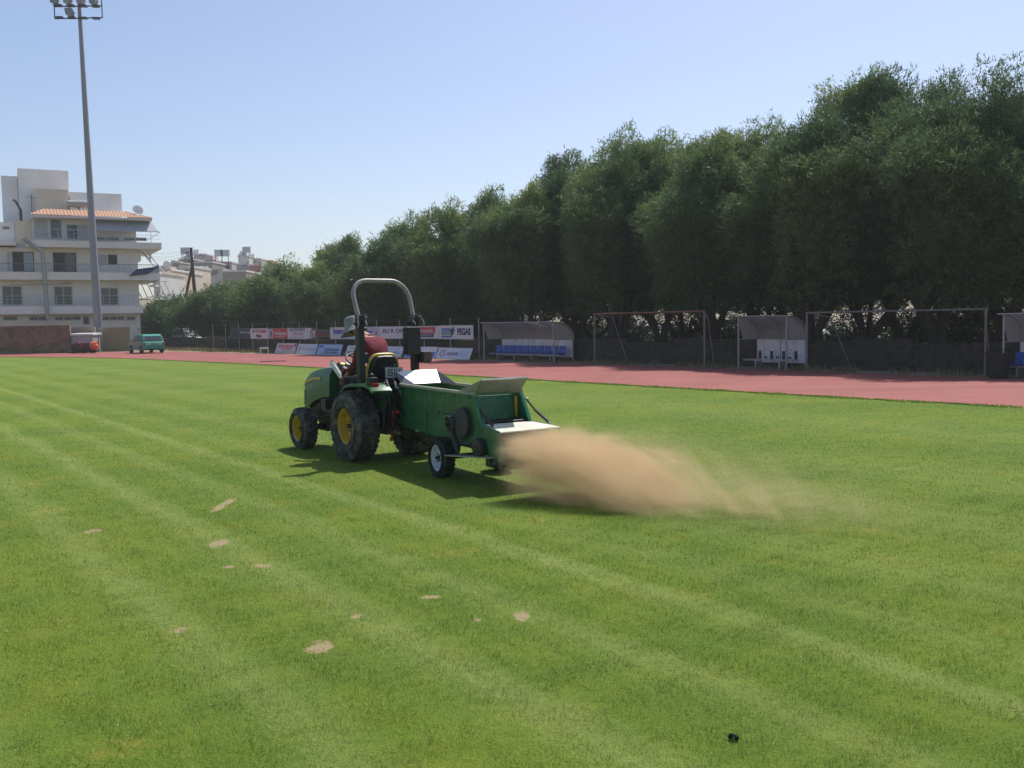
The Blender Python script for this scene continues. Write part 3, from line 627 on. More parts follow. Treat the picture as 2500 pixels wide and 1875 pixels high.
# roll bar: lower posts, hinges, folding hoop
RX = -.2
ro = None
for s in (1, -1):
    rb = MB(); rb.box(RX-.055, RX+.055, s*.415-.042, s*.415+.042, .98, 1.90); rb.box(RX-.09, RX+.09, s*.415-.05, s*.415+.05, .8, .98)
    q_ = rb.build('roll_bar_post', M['black'], tr, bevel=.008); ro = ro or q_
W0, ZB, ZT, lean = .415, 1.90, 2.44, .23
hoop = []
W0, ZB, ZT, lean = .415, 1.90, 2.44, .23
for s in (1, -1):
    seg = [(0, 1.0), (.25, 1.0), (.55, 1.06), (.68, 1.05)]
    pts = [(RX+lean*.0, s*W0, ZB-.02), (RX+lean*.3, s*(W0+.012), ZB+.17), (RX+lean*.55, s*(W0+.014), ZB+.3)]
    for k in range(1, 8):
        a = math.pi/2*k/8; pts.append((RX+lean*(.55+.45*math.sin(a)), s*(W0+.014-.24*(1-math.cos(a))), ZB+.3+(ZT-ZB-.3)*math.sin(a)))
    pts.append((RX+lean, s*(W0-.226), ZT))
    hoop.append(pts)
path = hoop[0]+hoop[1][::-1]
mb = MB(); mb.tube(path, .031, 10); mb.build('folding_hoop', M['rops'], tr, smooth=True)
for s in (1, -1):
    mb = MB(); mb.box(RX-.055, RX+.055, s*.415-.045, s*.415+.045, 1.80, 1.97)
    mb.cyl((RX-.035, s*.34, 1.93), (RX-.035, s*.49, 1.93), .015, n=8); mb.cyl((RX+.03, s*.34, 1.85), (RX+.03, s*.49, 1.85), .015, n=8)
    h = mb.build('hinge', M['black'], ro, bevel=.01)
    mb = MB(); mb.tube([(RX-.08, s*.37, 1.98), (RX-.10, s*.36, 1.93), (RX-.06, s*.36, 1.9), (RX-.12, s*.37, 1.84), (RX-.09, s*.38, 1.8)], .006, 6); mb.tube([(RX-.07, s*.47, 1.97), (RX-.1, s*.49, 1.9), (RX-.14, s*.5, 1.84), (RX-.10, s*.5, 1.8)], .006, 6)
    mb.build('locking_pin', M['steel'], h, smooth=True)
mb = MB(); mb.box(RX-.18, RX-.05, -.42, -.20, 1.42, 1.80); mb.build('tool_box', M['black'], ro, bevel=.02)
mb = MB(); mb.box(RX-.16, RX-.02, -.60, -.44, 1.30, 1.46); wl = mb.build('work_light', M['black'], ro, bevel=.02)
mb = MB(); mb.box(RX-.175, RX-.158, -.59, -.46, 1.32, 1.44); mb.build('lens', M['glass'], wl, bevel=.004)
mb = MB(); mb.box(RX+.03, RX+.2, .27, .38, 1.32, 1.46); mb.build('control_box', M['black'], ro, bevel=.02)
# rear: three point linkage, PTO cover, hydraulic block and hoses
mb = MB()
mb.box(-.52, -.40, -.2, .2, .5, .98); mb.box(-.56, -.5, -.06, .06, .80, .95); mb.cyl((-.4, -.28, .86), (-.4, .28, .86), .035, n=10)
for s in (1, -1):
    mb.tube([(-.38, s*.28, .86), (-.62, s*.3, .88)], .024, 8); mb.tube([(-.62, s*.3, .88), (-.6, s*.31, .48)], .016, 8); mb.tube([(-.3, s*.22, .42), (-.62, s*.31, .46), (-.85, s*.33, .50)], .022, 8)
mb.tube([(-.5, 0, .9), (-.82, 0, .86)], .022, 8); mb.cyl((-.52, 0, .52), (-.62, 0, .52), .06, n=12)
lk = mb.build('three_point_linkage', M['black'], tr, smooth=True)
for i, (y, z0, z1) in enumerate([(.24, 1.0, .62), (.19, 1.03, .7), (.14, .98, .55), (.09, 1.04, .66), (.04, .92, .6), (-.05, .88, .7), (-.16, .84, .58)]):
    mb = MB(); o = .03*math.sin(i*2.3); mb.tube([(-.45, y, z0-.05), (-.52, y+o, z0+.07), (-.6, y+o*2, z0+.02), (-.66, y-o, (z0+z1)/2), (-.62, y-.03, z1), (-.75, y-.1, z1-.06)], .013, 8)
    hz_ = mb.build('hydraulic_hose', M['black'], tr, smooth=True)
    mb = MB(); mb.cyl((-.595, y+o*2-.0, z0+.03), (-.615, y+o*1.5, z0-.05), .0175, n=8); mb.build('coupling', M['steel'], hz_, smooth=True)

# ------------------------------------------------------------------ driver, seated and bending forward to the left
dr = empty('person', TR.w(0.02, .03, 1.02), TR.deg, 'driver in a maroon long-sleeved shirt and pale bucket hat bending forward over the tractor wheel', 'person')
def skin(name, chains, mt, parent, sub=2, origin=(0.02, .03, 1.02)):
    """chains: lists of (x,y,z,r); a first entry given as an index reuses an earlier vertex"""
    V, E, Rr = [], [], []; roots = []
    for ch in chains:
        prev = None
        for it in ch:
            if isinstance(it, int): prev = it; continue
            V.append(tuple(it[k]-origin[k] for k in range(3))); Rr.append(it[3]); i = len(V)-1
            if prev is None: roots.append(i)
            else: E.append((prev, i))
            prev = i
    me = bpy.data.meshes.new(name); me.from_pydata(V, E, []); me.materials.append(mt)
    o = bpy.data.objects.new(name, me); COL.objects.link(o); o.parent = parent
    me.skin_vertices or None
    bm = bmesh.new(); bm.from_mesh(me); lay = bm.verts.layers.skin.verify(); bm.verts.ensure_lookup_table()
    for i, v in enumerate(bm.verts):
        r = Rr[i]; v[lay].radius = (r, r) if not isinstance(r, tuple) else r; v[lay].use_root = i in roots
    bm.to_mesh(me); bm.free()
    sk = o.modifiers.new('skin', 'SKIN'); sk.use_smooth_shade = True
    s2 = o.modifiers.new('smooth', 'SUBSURF'); s2.levels = sub; s2.render_levels = sub
    return o
HX, HY, HZ = .555, .13, 1.80      # head centre
def arm(s, hand):
    sh = (.33, .10+s*.19, 1.62); return sh
body = skin('body', [
    [(.02, .03, 1.04, .12), (-.02, .03, 1.2, .12), (.0, .04, 1.38, .125), (.10, .06, 1.53, .12), (.22, .085, 1.64, .095), (.33, .10, 1.70, .058), (.42, .115, 1.74, .056), (HX-.01, HY, HZ-.005, .088), (HX+.01, HY, HZ+.06, .085)],
    [3, (.14, .22, 1.60, .06), (.15, .28, 1.44, .046), (.18, .30, 1.31, .04), (.32, .30, 1.235, .037), (.50, .30, 1.12, .028), (.54, .30, 1.095, .032), (.58, .30, 1.07, .026)],
    [3, (.18, -.10, 1.60, .06), (.36, -.22, 1.44, .046), (.50, -.22, 1.37, .038), (.60, -.16, 1.42, .030), (.66, -.14, 1.44, .028), (.70, -.13, 1.45, .022)],
    [0, (.14, .13, 1.04, .09), (.46, .18, 1.06, .07), (.52, .18, .88, .052), (.50, .18, .70, .04), (.62, .18, .66, .04)],
    [0, (.14, -.10, 1.04, .09), (.46, -.15, 1.06, .07), (.52, -.15, .88, .052), (.50, -.15, .70, .04), (.62, -.15, .66, .04)],
    # face: nose, chin, ears
    [(HX+.06, HY, HZ-.0, .022), (HX+.105, HY, HZ-.015, .014)], [(HX+.02, HY, HZ-.06, .04), (HX+.065, HY, HZ-.085, .024)],
    [(HX-.01, HY+.07, HZ, .018), (HX-.015, HY+.098, HZ+.005, .013)], [(HX-.01, HY-.07, HZ, .018), (HX-.015, HY-.098, HZ+.005, .013)],
    # left hand on the lever: four fingers and thumb
    [(0.580, 0.275, 1.070, 0.011), (0.615, 0.270, 1.060, 0.0095), (0.635, 0.270, 1.035, 0.0088), (0.625, 0.270, 1.015, 0.008)],
    [(0.585, 0.295, 1.065, 0.011), (0.625, 0.295, 1.052, 0.0098), (0.645, 0.295, 1.025, 0.009), (0.632, 0.295, 1.005, 0.008)],
    [(0.580, 0.315, 1.060, 0.011), (0.618, 0.317, 1.045, 0.0095), (0.635, 0.317, 1.020, 0.0088), (0.622, 0.317, 1.000, 0.008)],
    [(0.570, 0.332, 1.055, 0.01), (0.600, 0.336, 1.037, 0.0085), (0.615, 0.336, 1.017, 0.008), (0.605, 0.336, 1.000, 0.0075)],
    [(0.550, 0.275, 1.090, 0.012), (0.575, 0.255, 1.075, 0.0105), (0.600, 0.250, 1.050, 0.009)],
    # right hand on the steering wheel
    [(.69, -.155, 1.455, .011), (.735, -.155, 1.452, .0095), (.75, -.15, 1.425, .0088)], [(.70, -.135, 1.458, .011), (.745, -.135, 1.455, .0098), (.76, -.13, 1.43, .009)],
    [(.695, -.115, 1.455, .011), (.738, -.115, 1.452, .0095), (.755, -.112, 1.428, .0085)], [(.685, -.10, 1.45, .01), (.72, -.096, 1.448, .0085), (.735, -.095, 1.428, .008)],
    [(.67, -.11, 1.445, .012), (.69, -.095, 1.42, .0105), (.70, -.09, 1.40, .009)],
], M['skin'], dr)
skin('shirt', [
    [(.02, .03, 1.06, .14), (-.02, .03, 1.2, .13), (-.005, .04, 1.36, .128), (.06, .06, 1.50, .128), (.15, .08, 1.61, .115), (.27, .10, 1.68, .075)],
    [3, (.13, .21, 1.59, .085), (.15, .28, 1.45, .066), (.18, .30, 1.31, .058), (.31, .30, 1.24, .052), (.40, .30, 1.19, .046)],
    [3, (.17, -.09, 1.59, .085), (.36, -.22, 1.46, .065), (.50, -.225, 1.375, .055), (.58, -.18, 1.41, .045)],
], M['shirt'], dr)
skin('trousers', [
    [(.02, .03, 1.05, .145), (.12, .12, 1.05, .105), (.46, .18, 1.075, .085), (.53, .18, .90, .066), (.51, .18, .72, .056)],
    [0, (.12, -.08, 1.05, .105), (.46, -.15, 1.075, .085), (.53, -.15, .90, .066), (.51, -.15, .72, .056)],
], M['jeans'], dr)
for y in (.18, -.15):
    skin('boot', [[(.50, y, .70, .05), (.53, y, .665, .048), (.64, y, .655, .042), (.69, y, .65, .032)]], M['shoe'], dr)
mb = MB(); mb.lathe([(.001, .18), (.07, .177), (.098, .16), (.108, .12), (.114, .05), (.122, .03), (.185, -.05), (.188, -.055), (.175, -.045), (.115, .022)], (0, 0, 0), 32, 'z')
ha = mb.build('bucket_hat', M['hat'], dr, smooth=True); ha.location = (HX-.02-.0, HY-.03, HZ-1.02-.03+.01); ha.rotation_euler = (R(-6), R(20), 0)
mb = MB(); mb.ball((HX-.02-.02, HY-.03, HZ-1.02-.005), .093, 10, (.95, .9, .95)); mb.build('hair', M['hair'], dr, smooth=True)
for s in (1, -1):
    mb = MB(); mb.ball((HX+.075-.02, HY-.03+s*.033, HZ-1.02+.008), .011, 6); mb.build('eye', M['ink'], dr, smooth=True)

# ------------------------------------------------------------------ sand spreader (top dresser)
sp = empty('sand_spreader', SP.o, SP.deg, 'green towed sand spreader with raised metal side flaps throwing sand from its rear apron', 'spreader')
G_ = M['tgreen']; W_ = -.62; LN = 2.14; T = .012
mb = MB()
side = [(LN, 1.03), (LN-.02, .47), (.9, .45), (-.28, .42), (-.40, .24), (-.60, .25), (-.66, .47), (-.58, .64), (-.19, .70), (0, 1.03)]
mb.prism(side, -T, 0); mb.prism(side, W_, W_+T)
mb.box(LN-.02, LN-.002, W_+T, -T, .47, 1.03)                           # front wall
mb.hexa([(.0, W_+T, .52), (LN-.02, W_+T, .52), (LN-.02, -T, .52), (0, -T, .52), (.0, W_+T, .54), (LN-.02, W_+T, .54), (LN-.02, -T, .54), (0, -T, .54)])
mb.hexa([(.04, W_+T, .72), (.06, W_+T, .72), (.06, -T, .72), (.04, -T, .72), (.10, W_+T, 1.0), (.12, W_+T, 1.0), (.12, -T, 1.0), (.10, -T, 1.0)])   # metering gate
hp = mb.build('hopper', G_, sp, bevel=.004)
mb = MB()                                                                # the sand load, a heaped surface
nx, ny = 22, 8; V = []
for i in range(nx+1):
    for j in range(ny+1):
        x = .1+(LN-.15)*i/nx; y = -.02+(W_+.04)*j/ny
        V.append((x, y, .80+.06*math.sin(math.pi*j/ny)*math.sin(math.pi*i/nx)+.012*math.sin(i*2.1+j)+.01*math.cos(j*3.3+i*.7)))
mb.add(V, [(i*(ny+1)+j, (i+1)*(ny+1)+j, (i+1)*(ny+1)+j+1, i*(ny+1)+j+1) for i in range(nx) for j in range(ny)])
M['sand'] = mat('sand', (.46, .34, .2), .95, bump=.4, bscale=80)
ld = mb.build('sand_load', M['sand'], sp, smooth=True)
mb = MB()                                                               # rolled rim and stiffeners
mb.tube([(0, .004, 1.035), (LN, .004, 1.035), (LN, W_-.004, 1.035), (0, W_-.004, 1.035)], .022, 8)
mb.build('rim_rail', mat('lit_rim', (.30, .32, .24), .7, dirt=((.5, .44, .32), .9, 5)), hp, smooth=True)  # pale tan carries the sunlit edge line in its colour
mb = MB(); mb.box(.92, LN-.03, 0, .018, .735, .765); mb.box(LN-.05, LN, 0, .014, .5, 1.0); mb.box(1.3, 1.33, 0, .012, .47, .735)
mb.build('side_rib', G_, hp, bevel=.003)
mb = MB()
for x in (.12, .5, .9, 1.3, 1.7, 2.05): mb.cyl((x, 0, .985), (x, .012, .985), .012, n=6)
for z in (.55, .66, .82, .93): mb.cyl((2.09, .01, z), (2.09, .022, z), .011, n=6)
mb.build('bolt_row', M['iron'], hp)
for y0, y1 in ((-.03, .012), (W_-.012, W_+.03)):
    mb = MB(); mb.hexa([(-.21, y0, .70), (-.16, y0, .70), (-.16, y1, .70), (-.21, y1, .70), (-.02, y0, 1.02), (.03, y0, 1.02), (.03, y1, 1.02), (-.02, y1, 1.02)])
    mb.build('stiffener', M['tgreen2'], hp, bevel=.003)
mb = MB(); mb.box(.04, .07, -.585, -.56, .74, .98); mb.build('gauge_strip', M['yellow'], hp)
# flaps above the hopper
def panel(name, pts, mt, th=.006, parent=sp):
    P = [Vector(p) for p in pts]; n = (P[1]-P[0]).cross(P[2]-P[0]).normalized()*th
    mb = MB(); k = len(P); mb.add(P+[p+n for p in P], [tuple(range(k)), tuple(reversed(range(k, 2*k)))]+[(i, i+k, (i+1) % k+k, (i+1) % k) for i in range(k)])
    return mb.build(name, mt, parent)
SLATE = mat('slate_metal', (.13, .14, .165), .5, .3, dirt=((.25, .24, .2), .4, 6))
F1 = panel('front_flap', [(2.03, -.16, 1.04), (2.03, -.54, 1.04), (2.32, -.615, 1.205), (2.32, -.005, 1.205)], mat('bright_flap', (.8, .8, .8), .35, .1, var=.02))
panel('flap_wing', [(2.03, -.54, 1.04), (1.68, W_+.005, 1.035), (2.32, -.615, 1.202)], SLATE, parent=F1)
panel('flap_wing', [(2.03, -.16, 1.04), (2.32, -.005, 1.202), (2.12, .0, 1.04)], SLATE, parent=F1)
FM = mat('flap_metal', (.34, .34, .31), .5, .35, dirt=((.32, .29, .22), .7, 5))
F2 = panel('rear_flap', [(.0, -.015, 1.05), (.0, W_+.01, 1.05), (-.22, W_+.045, 1.205), (-.22, .02, 1.205)], FM)
panel('flap_wing', [(.0, -.015, 1.05), (-.22, .02, 1.203), (.40, .0, 1.055)], FM, parent=F2)
panel('flap_wing', [(.0, W_+.01, 1.05), (.38, W_+.01, 1.055), (-.22, W_+.045, 1.203)], FM, parent=F2)
mb = MB(); mb.tube([(-.222, W_+.045, 1.208), (-.222, .02, 1.208)], .011, 6); mb.build('flap_lip', M['alu'], F2, smooth=True)
# apron and struts
ap = panel('apron', [(-.19, .0, .70), (-.19, W_-.05, .70), (-.58, W_-.16, .655), (-.585, .005, .65)], M['cream'], .012)
mb = MB(); mb.tube([(-.19, .002, .70), (-.585, .006, .65)], .013, 6); mb.build('apron_edge', M['tgreen2'], ap, smooth=True)
for ya, yb in ((-.01, -.03), (W_-.06, W_-.13)):
    mb = MB(); mb.tube([(-.02, ya, .935), (-.18, (ya+yb)/2, .80)], .013, 8); mb.tube([(-.16, (ya+yb)/2, .815), (-.40, yb, .69)], .018, 8)
    s_ = mb.build('gas_strut', M['iron'], sp, smooth=True)
    mb = MB(); mb.ball((-.02, ya, .94), .02, 8); mb.ball((-.40, yb, .688), .018, 8); mb.build('ball_joint', M['steel'], s_, smooth=True)
# inner spreading brush, chute, spinner housing
mb = MB(); mb.cyl((-.12, W_+.03, .62), (-.12, -.03, .62), .085, n=20)
for i in range(14):
    a = 2*math.pi*i/14; mb.box(-.125, -.115, W_+.04, -.04, .70, .735, Matrix.Translation((-.12, 0, .62))@Matrix.Rotation(a, 4, 'Y')@Matrix.Translation((.12, 0, -.62)))
mb.build('brush_roller', M['black'], sp)
mb = MB(); mb.hexa([(-.3, W_+.02, .30), (-.28, W_+.02, .30), (-.28, -.02, .30), (-.3, -.02, .30), (-.22, W_+.02, .62), (-.2, W_+.02, .62), (-.2, -.02, .62), (-.22, -.02, .62)]); mb.box(-.60, -.3, W_+.02, -.02, .235, .25)
mb.build('chute', M['iron'], sp)
# drive side: dark arch disc, sprockets, chain case, disc, step plate
mb = MB(); mb.lathe([(.001, .03), (.17, .03), (.18, .02), (.18, -.03)], (.25, .03, .69), 36)
dg = mb.build('dark_arch', M['ink'], sp, smooth=True)  # black disc put in to give the darkness of an open wheel arch
mb = MB(); mb.lathe([(.001, .03), (.055, .03), (.06, .02), (.1, .015), (.105, -.01)], (.49, .07, .655), 30); mb.cyl((.49, .08, .655), (.49, .14, .655), .022, n=10)
for i in range(6): a = i*math.pi/3; mb.cyl((.49+.04*math.cos(a), .09, .655+.04*math.sin(a)), (.49+.04*math.cos(a), .115, .655+.04*math.sin(a)), .008, n=6)
mb.build('sprocket', M['iron'], sp, smooth=True)
mb = MB(); mb.lathe([(.098, .05), (.106, .05), (.106, -.01), (.098, -.01)], (.49, .07, .655), 30, a0=20, a1=120); mb.build('chain', M['steel'], sp)
mb = MB(); mb.tube([(.75, .02, .74), (.62, .05, .73), (.53, .06, .74)], .018, 6); mb.tube([(.45, .07, .57), (.36, .08, .47), (.28, .09, .40), (.26, .09, .34)], [.04, .035, .04, .02], 8); mb.box(.22, .32, .05, .12, .42, .45)
mb.tube([(.3, .08, .44), (.12, .07, .46), (-.02, .06, .47)], .012, 6); mb.tube([(-.02, .05, .56), (-.06, .05, .62), (-.05, .05, .68)], .012, 6)
mb.build('drive_linkage', M['iron'], sp, smooth=True)
mb = MB(); mb.lathe([(.001, .04), (.04, .045), (.06, .03), (.105, .028), (.115, .015), (.115, -.02)], (-.17, .05, .44), 32); mb.build('spinner_disc', M['iron'], sp, smooth=True)
mb = MB(); mb.hexa([(-.50, .0, .36), (.45, .0, .29), (.45, .18, .29), (-.50, .10, .36), (-.5, 0, .372), (.45, 0, .302), (.45, .18, .302), (-.5, .10, .372)]); mb.build('step_plate', M['steel'], sp)
mb = MB(); mb.box(-.42, -.3, .0, .03, .25, .36); mb.cyl((-.5, .02, .29), (-.5, -.64, .29), .05, n=16); mb.ball((-.5, .03, .3), .045, 8, (1, .5, 1)); mb.build('spinner_motor', M['iron'], sp, smooth=True)
# frame, axle, drawbar
mb = MB(); mb.box(-.2, LN, -.10, -.04, .39, .45); mb.box(-.2, LN, W_+.04, W_+.10, .39, .45); mb.box(LN-.3, LN-.1, -.56, -.05, .36, .42); mb.cyl((.69, -.72, .235), (.69, .14, .235), .03, n=10)
for y in (-.08, W_+.08): mb.box(.62, .76, y-.02, y+.02, .22, .4)
mb.box(.15, .3, -.5, -.1, .36, .42); mb.tube([(LN-.1, -.3, .40), (LN+.16, -.22, .42), (LN+.42, -.14, .43)], .04, 8); mb.box(LN-.35, LN-.1, 0, .03, .36, .46)
mb.build('chassis', M['iron'], sp, bevel=.006)
tyre(sp, (.69, .10, .238), .232, .155, .15, 1, M['rim'], M['tyre2'], (26, 3), lugs=5)
tyre(sp, (.69, -.72, .238), .232, .155, .15, -1, M['rim'], M['tyre2'], (26, 3), lugs=5)
mb = MB(); mb.tube([(LN+.02, .09, .69), (LN-.02, .12, .665), (LN-.03, .12, .6)], .014, 6); mb.box(LN-.13, LN+.02, .08, .12, .665, .70); mb.tube([(LN-.02, .12, .64), (LN-.01, .13, .5), (LN+.05, .13, .38), (LN+.06, .13, .34)], .007, 6); mb.ball((LN+.06, .13, .31), .028, 6, (.7, .7, 1.2))
mb.build('pull_rope', M['red'], sp, smooth=True)
mb = MB(); mb.cyl((LN-.1, .08, .40), (LN+.04, .09, .41), .022, n=10); mb.box(1.55, 1.66, 0, .012, .455, .485); mb.build('fitting', M['steel'], sp, smooth=True)

# ------------------------------------------------------------------ flying sand: one volume, its density shaped along the throw
SQ = Frame(.13, 10.05, -33.5)      # x along the throw
def sand_cloud():
    mb = MB(); mb.box(-.75, 4.6, -1.3, 1.3, .006, 1.0)
    m = bpy.data.materials.new('flying_sand'); m.use_nodes = True; n = m.node_tree; n.nodes.clear(); N = n.nodes.new; L = n.links.new
    out = N('ShaderNodeOutputMaterial'); pv = N('ShaderNodeVolumePrincipled'); L(pv.outputs[0], out.inputs['Volume'])
    pv.inputs['Color'].default_value = (.86, .67, .43, 1); pv.inputs['Anisotropy'].default_value = .0
    def mth(op, a, b=None, c=None, cl=False):
        x = N('ShaderNodeMath'); x.operation = op; x.use_clamp = cl
        for i, q in enumerate((a, b, c)):
            if q is None: continue
            if isinstance(q, (int, float)): x.inputs[i].default_value = q
            else: L(q, x.inputs[i])
        return x.outputs[0]
    def sm(v, a, b, c=0., d=1.):
        x = N('ShaderNodeMapRange'); x.interpolation_type = 'SMOOTHSTEP'; x.inputs[1].default_value = a; x.inputs[2].default_value = b; x.inputs[3].default_value = c; x.inputs[4].default_value = d
        if isinstance(a, (int, float)) and a > b: x.inputs[1].default_value = b; x.inputs[2].default_value = a; x.inputs[3].default_value = d; x.inputs[4].default_value = c
        L(v, x.inputs[0]); return x.outputs[0]
    tc = N('ShaderNodeTexCoord'); sx = N('ShaderNodeSeparateXYZ'); L(tc.outputs['Object'], sx.inputs[0]); X, Y, Z = sx.outputs
    # coordinates swept along the falling arc: u = throw distance at which this grain left the apron line
    zn = mth('DIVIDE', Z, .66)
    mp = N('ShaderNodeMapping'); mp.inputs['Scale'].default_value = (.7, 3.4, 2.4); mp.inputs['Rotation'].default_value = (0, R(24), 0); L(tc.outputs['Object'], mp.inputs[0])
    nz = N('ShaderNodeTexNoise'); nz.inputs['Scale'].default_value = 1.7; nz.inputs['Detail'].default_value = 6; nz.inputs['Roughness'].default_value = .58; nz.inputs['Distortion'].default_value = .6; 
    n2 = N('ShaderNodeTexNoise'); n2.inputs['Scale'].default_value = 2.1; n2.inputs['Detail'].default_value = 5; L(tc.outputs['Object'], n2.inputs[0])
    wob = mth('MULTIPLY', mth('SUBTRACT', n2.outputs[0], .5), .5)
    # start line: the apron edge runs across at an angle; x0 = start offset as a function of y
    xs = mth('SUBTRACT', X, mth('MULTIPLY', Y, SLOPE))
    q = mth('DIVIDE', mth('MAXIMUM', xs, 0), 2.1)
    top = mth('MULTIPLY', mth('SUBTRACT', 1, mth('POWER', q, 2.5)), .76)                     # falling envelope
    top = mth('ADD', top, mth('MULTIPLY', wob, .7))
    dz = mth('SUBTRACT', top, Z)                                                             # depth under the envelope
    env = mth('MULTIPLY', sm(dz, -.02, .2), sm(dz, .85, .2, .2, 1.0))
    st = sm(mth('ADD', xs, mth('MULTIPLY', mth('SUBTRACT', .64, Z), -.32)), -.03, .12)          # steep trailing edge under the apron
    wid = mth('ADD', .36, mth('MULTIPLY', mth('MAXIMUM', xs, 0), .07))
    lat = sm(mth('SUBTRACT', wid, mth('ABSOLUTE', mth('ADD', Y, mth('MULTIPLY', wob, .4)))), -.14, .16)
    far = sm(xs, 2.3, .8, .15, 1.0)
    cb = N('ShaderNodeCombineXYZ'); L(mth('MULTIPLY', X, .8), cb.inputs[0]); L(mth('MULTIPLY', Y, 2.2), cb.inputs[1]); L(mth('MULTIPLY', dz, 4.2), cb.inputs[2]); L(cb.outputs[0], nz.inputs['Vector'])
    nn_ = sm(nz.outputs[0], .38, .64, .2, 1.35)
    d1 = mth('MULTIPLY', mth('MULTIPLY', env, st), mth('MULTIPLY', mth('MULTIPLY', lat, far), nn_))
    # thin drifting dust behind
    dl = mth('MULTIPLY', sm(mth('ADD', Z, mth('MULTIPLY', X, .17)), .1, 1.05) if 0 else sm(mth('ADD', Z, mth('MULTIPLY', X, .17)), 1.05, .35), sm(mth('ABSOLUTE', mth('SUBTRACT', Y, .15)), .95, .3))
    dx = mth('MULTIPLY', sm(X, .3, 1.6), sm(X, 4.4, 2.2))
    d2 = mth('MULTIPLY', mth('MULTIPLY', dl, dx), sm(nz.outputs[0], .42, .72))
    L(mth('ADD', mth('MULTIPLY', d1, 12.), mth('MULTIPLY', d2, 3.0)), pv.inputs['Density'])
    o = mb.build('sand_cloud', m, None, loc=SQ.o, deg=SQ.deg)
    tag(o, 'tan cloud of flying sand thrown out behind the spreader over the grass', 'sand', kind='stuff')
a_ = SP.w(-.58, 0)-SQ.o; b_ = SP.w(-.58, W_-.15)-SQ.o
xa, ya = a_@SQ.ex, a_@SQ.ey; xb, yb = b_@SQ.ex, b_@SQ.ey
SLOPE = float((xb-xa)/(yb-ya)); print('apron edge', xa, ya, xb, yb, SLOPE)
sand_cloud()

# ------------------------------------------------------------------ row along the track: wall, fence, banners, boards, dugouts, goals
def rx(px, NN, py=850): return ROW.hit(px, py, NN)[0]
def rz(px, py, NN): return ROW.hit(px, py, NN)[1]
RD = ROW.deg
def rubble(name, c1_, c2_, sc_):
    m, n, p = nodes(name); N = n.nodes.new; L = n.links.new
    tc = N('ShaderNodeTexCoord'); v = N('ShaderNodeTexVoronoi'); v.inputs['Scale'].default_value = sc_; L(tc.outputs['Object'], v.inputs[0])
    nz = N('ShaderNodeTexNoise'); nz.inputs['Scale'].default_value = 3; nz.inputs['Detail'].default_value = 8; L(tc.outputs['Object'], nz.inputs[0])
    mx = N('ShaderNodeMix'); mx.data_type = 'RGBA'; mx.inputs['A'].default_value = (*c1_, 1); mx.inputs['B'].default_value = (*c2_, 1); L(nz.outputs[0], mx.inputs['Factor'])
    m2 = N('ShaderNodeMix'); m2.data_type = 'RGBA'; m2.blend_type = 'MULTIPLY'; m2.inputs['Factor'].default_value = .5; L(mx.outputs['Result'], m2.inputs['A']); L(v.outputs['Color'], m2.inputs['B'])
    bw = N('ShaderNodeRGBToBW'); L(v.outputs['Color'], bw.inputs[0]); n.links.remove(m2.inputs['B'].links[0]); L(bw.outputs[0], m2.inputs['B']); L(m2.outputs['Result'], p.inputs['Base Color']); p.inputs['Roughness'].default_value = .95
    b = N('ShaderNodeBump'); b.inputs['Distance'].default_value = .05; L(v.outputs['Distance'], b.inputs['Height']); L(b.outputs[0], p.inputs['Normal']); return m
M['rubble'] = rubble('rubble_stone', (.04, .033, .025), (.09, .072, .055), 4)
M['brownwall'] = rubble('brown_stone', (.16, .10, .06), (.36, .25, .16), 2.2)
M['galv'] = mat('galvanised_tube', (.38, .38, .38), .45, .5, dirt=((.24, .15, .1), .6, 8))
M['wire'] = mat('dark_wire', (.06, .06, .06), .6, .3)
M['pwhite'] = mat('banner_white', (.62, .59, .63), .5, var=.06, scale=2)
M['pblue'] = mat('banner_blue', (.06, .1, .42), .5); M['pred'] = mat('banner_red', (.55, .045, .05), .5, var=.1); M['pgreen'] = mat('banner_green', (.08, .34, .16), .5)
M['pnavy'] = mat('banner_navy', (.03, .035, .12), .5); M['pdark'] = mat('banner_dark', (.025, .03, .05), .5); M['pmar'] = mat('banner_maroon', (.16, .03, .035), .6)
M['plil'] = mat('banner_lilac', (.5, .42, .56), .5); M['psky'] = mat('board_sky', (.34, .48, .72), .5); M['pgrey'] = mat('banner_grey', (.42, .42, .45), .6)
M['bdwhite'] = mat('board_white', (.58, .61, .66), .5, var=.06, scale=2); M['bdpink'] = mat('board_pink', (.62, .5, .52), .5, var=.06, scale=2)
# low stone wall behind the fence
xa_, xb_ = rx(345, 29.6), rx(2700, 29.6)
mb = MB(); xw = xa_; i = 0
while xw < xb_:
    l = 2.6+.9*math.sin(i*1.7); h = .98+.07*math.sin(i*2.3)+.04*math.cos(i*5.1); mb.box(xw, min(xw+l, xb_), -.2-.015*math.sin(i), .2, -.1, h); xw += l; i += 1
o = mb.build('stone_wall', M['rubble'], None, loc=ROW.w(0, 29.6), deg=RD, bevel=.03); tag(o, 'low dark rubble wall running behind the dugouts and the banner fence', 'wall')
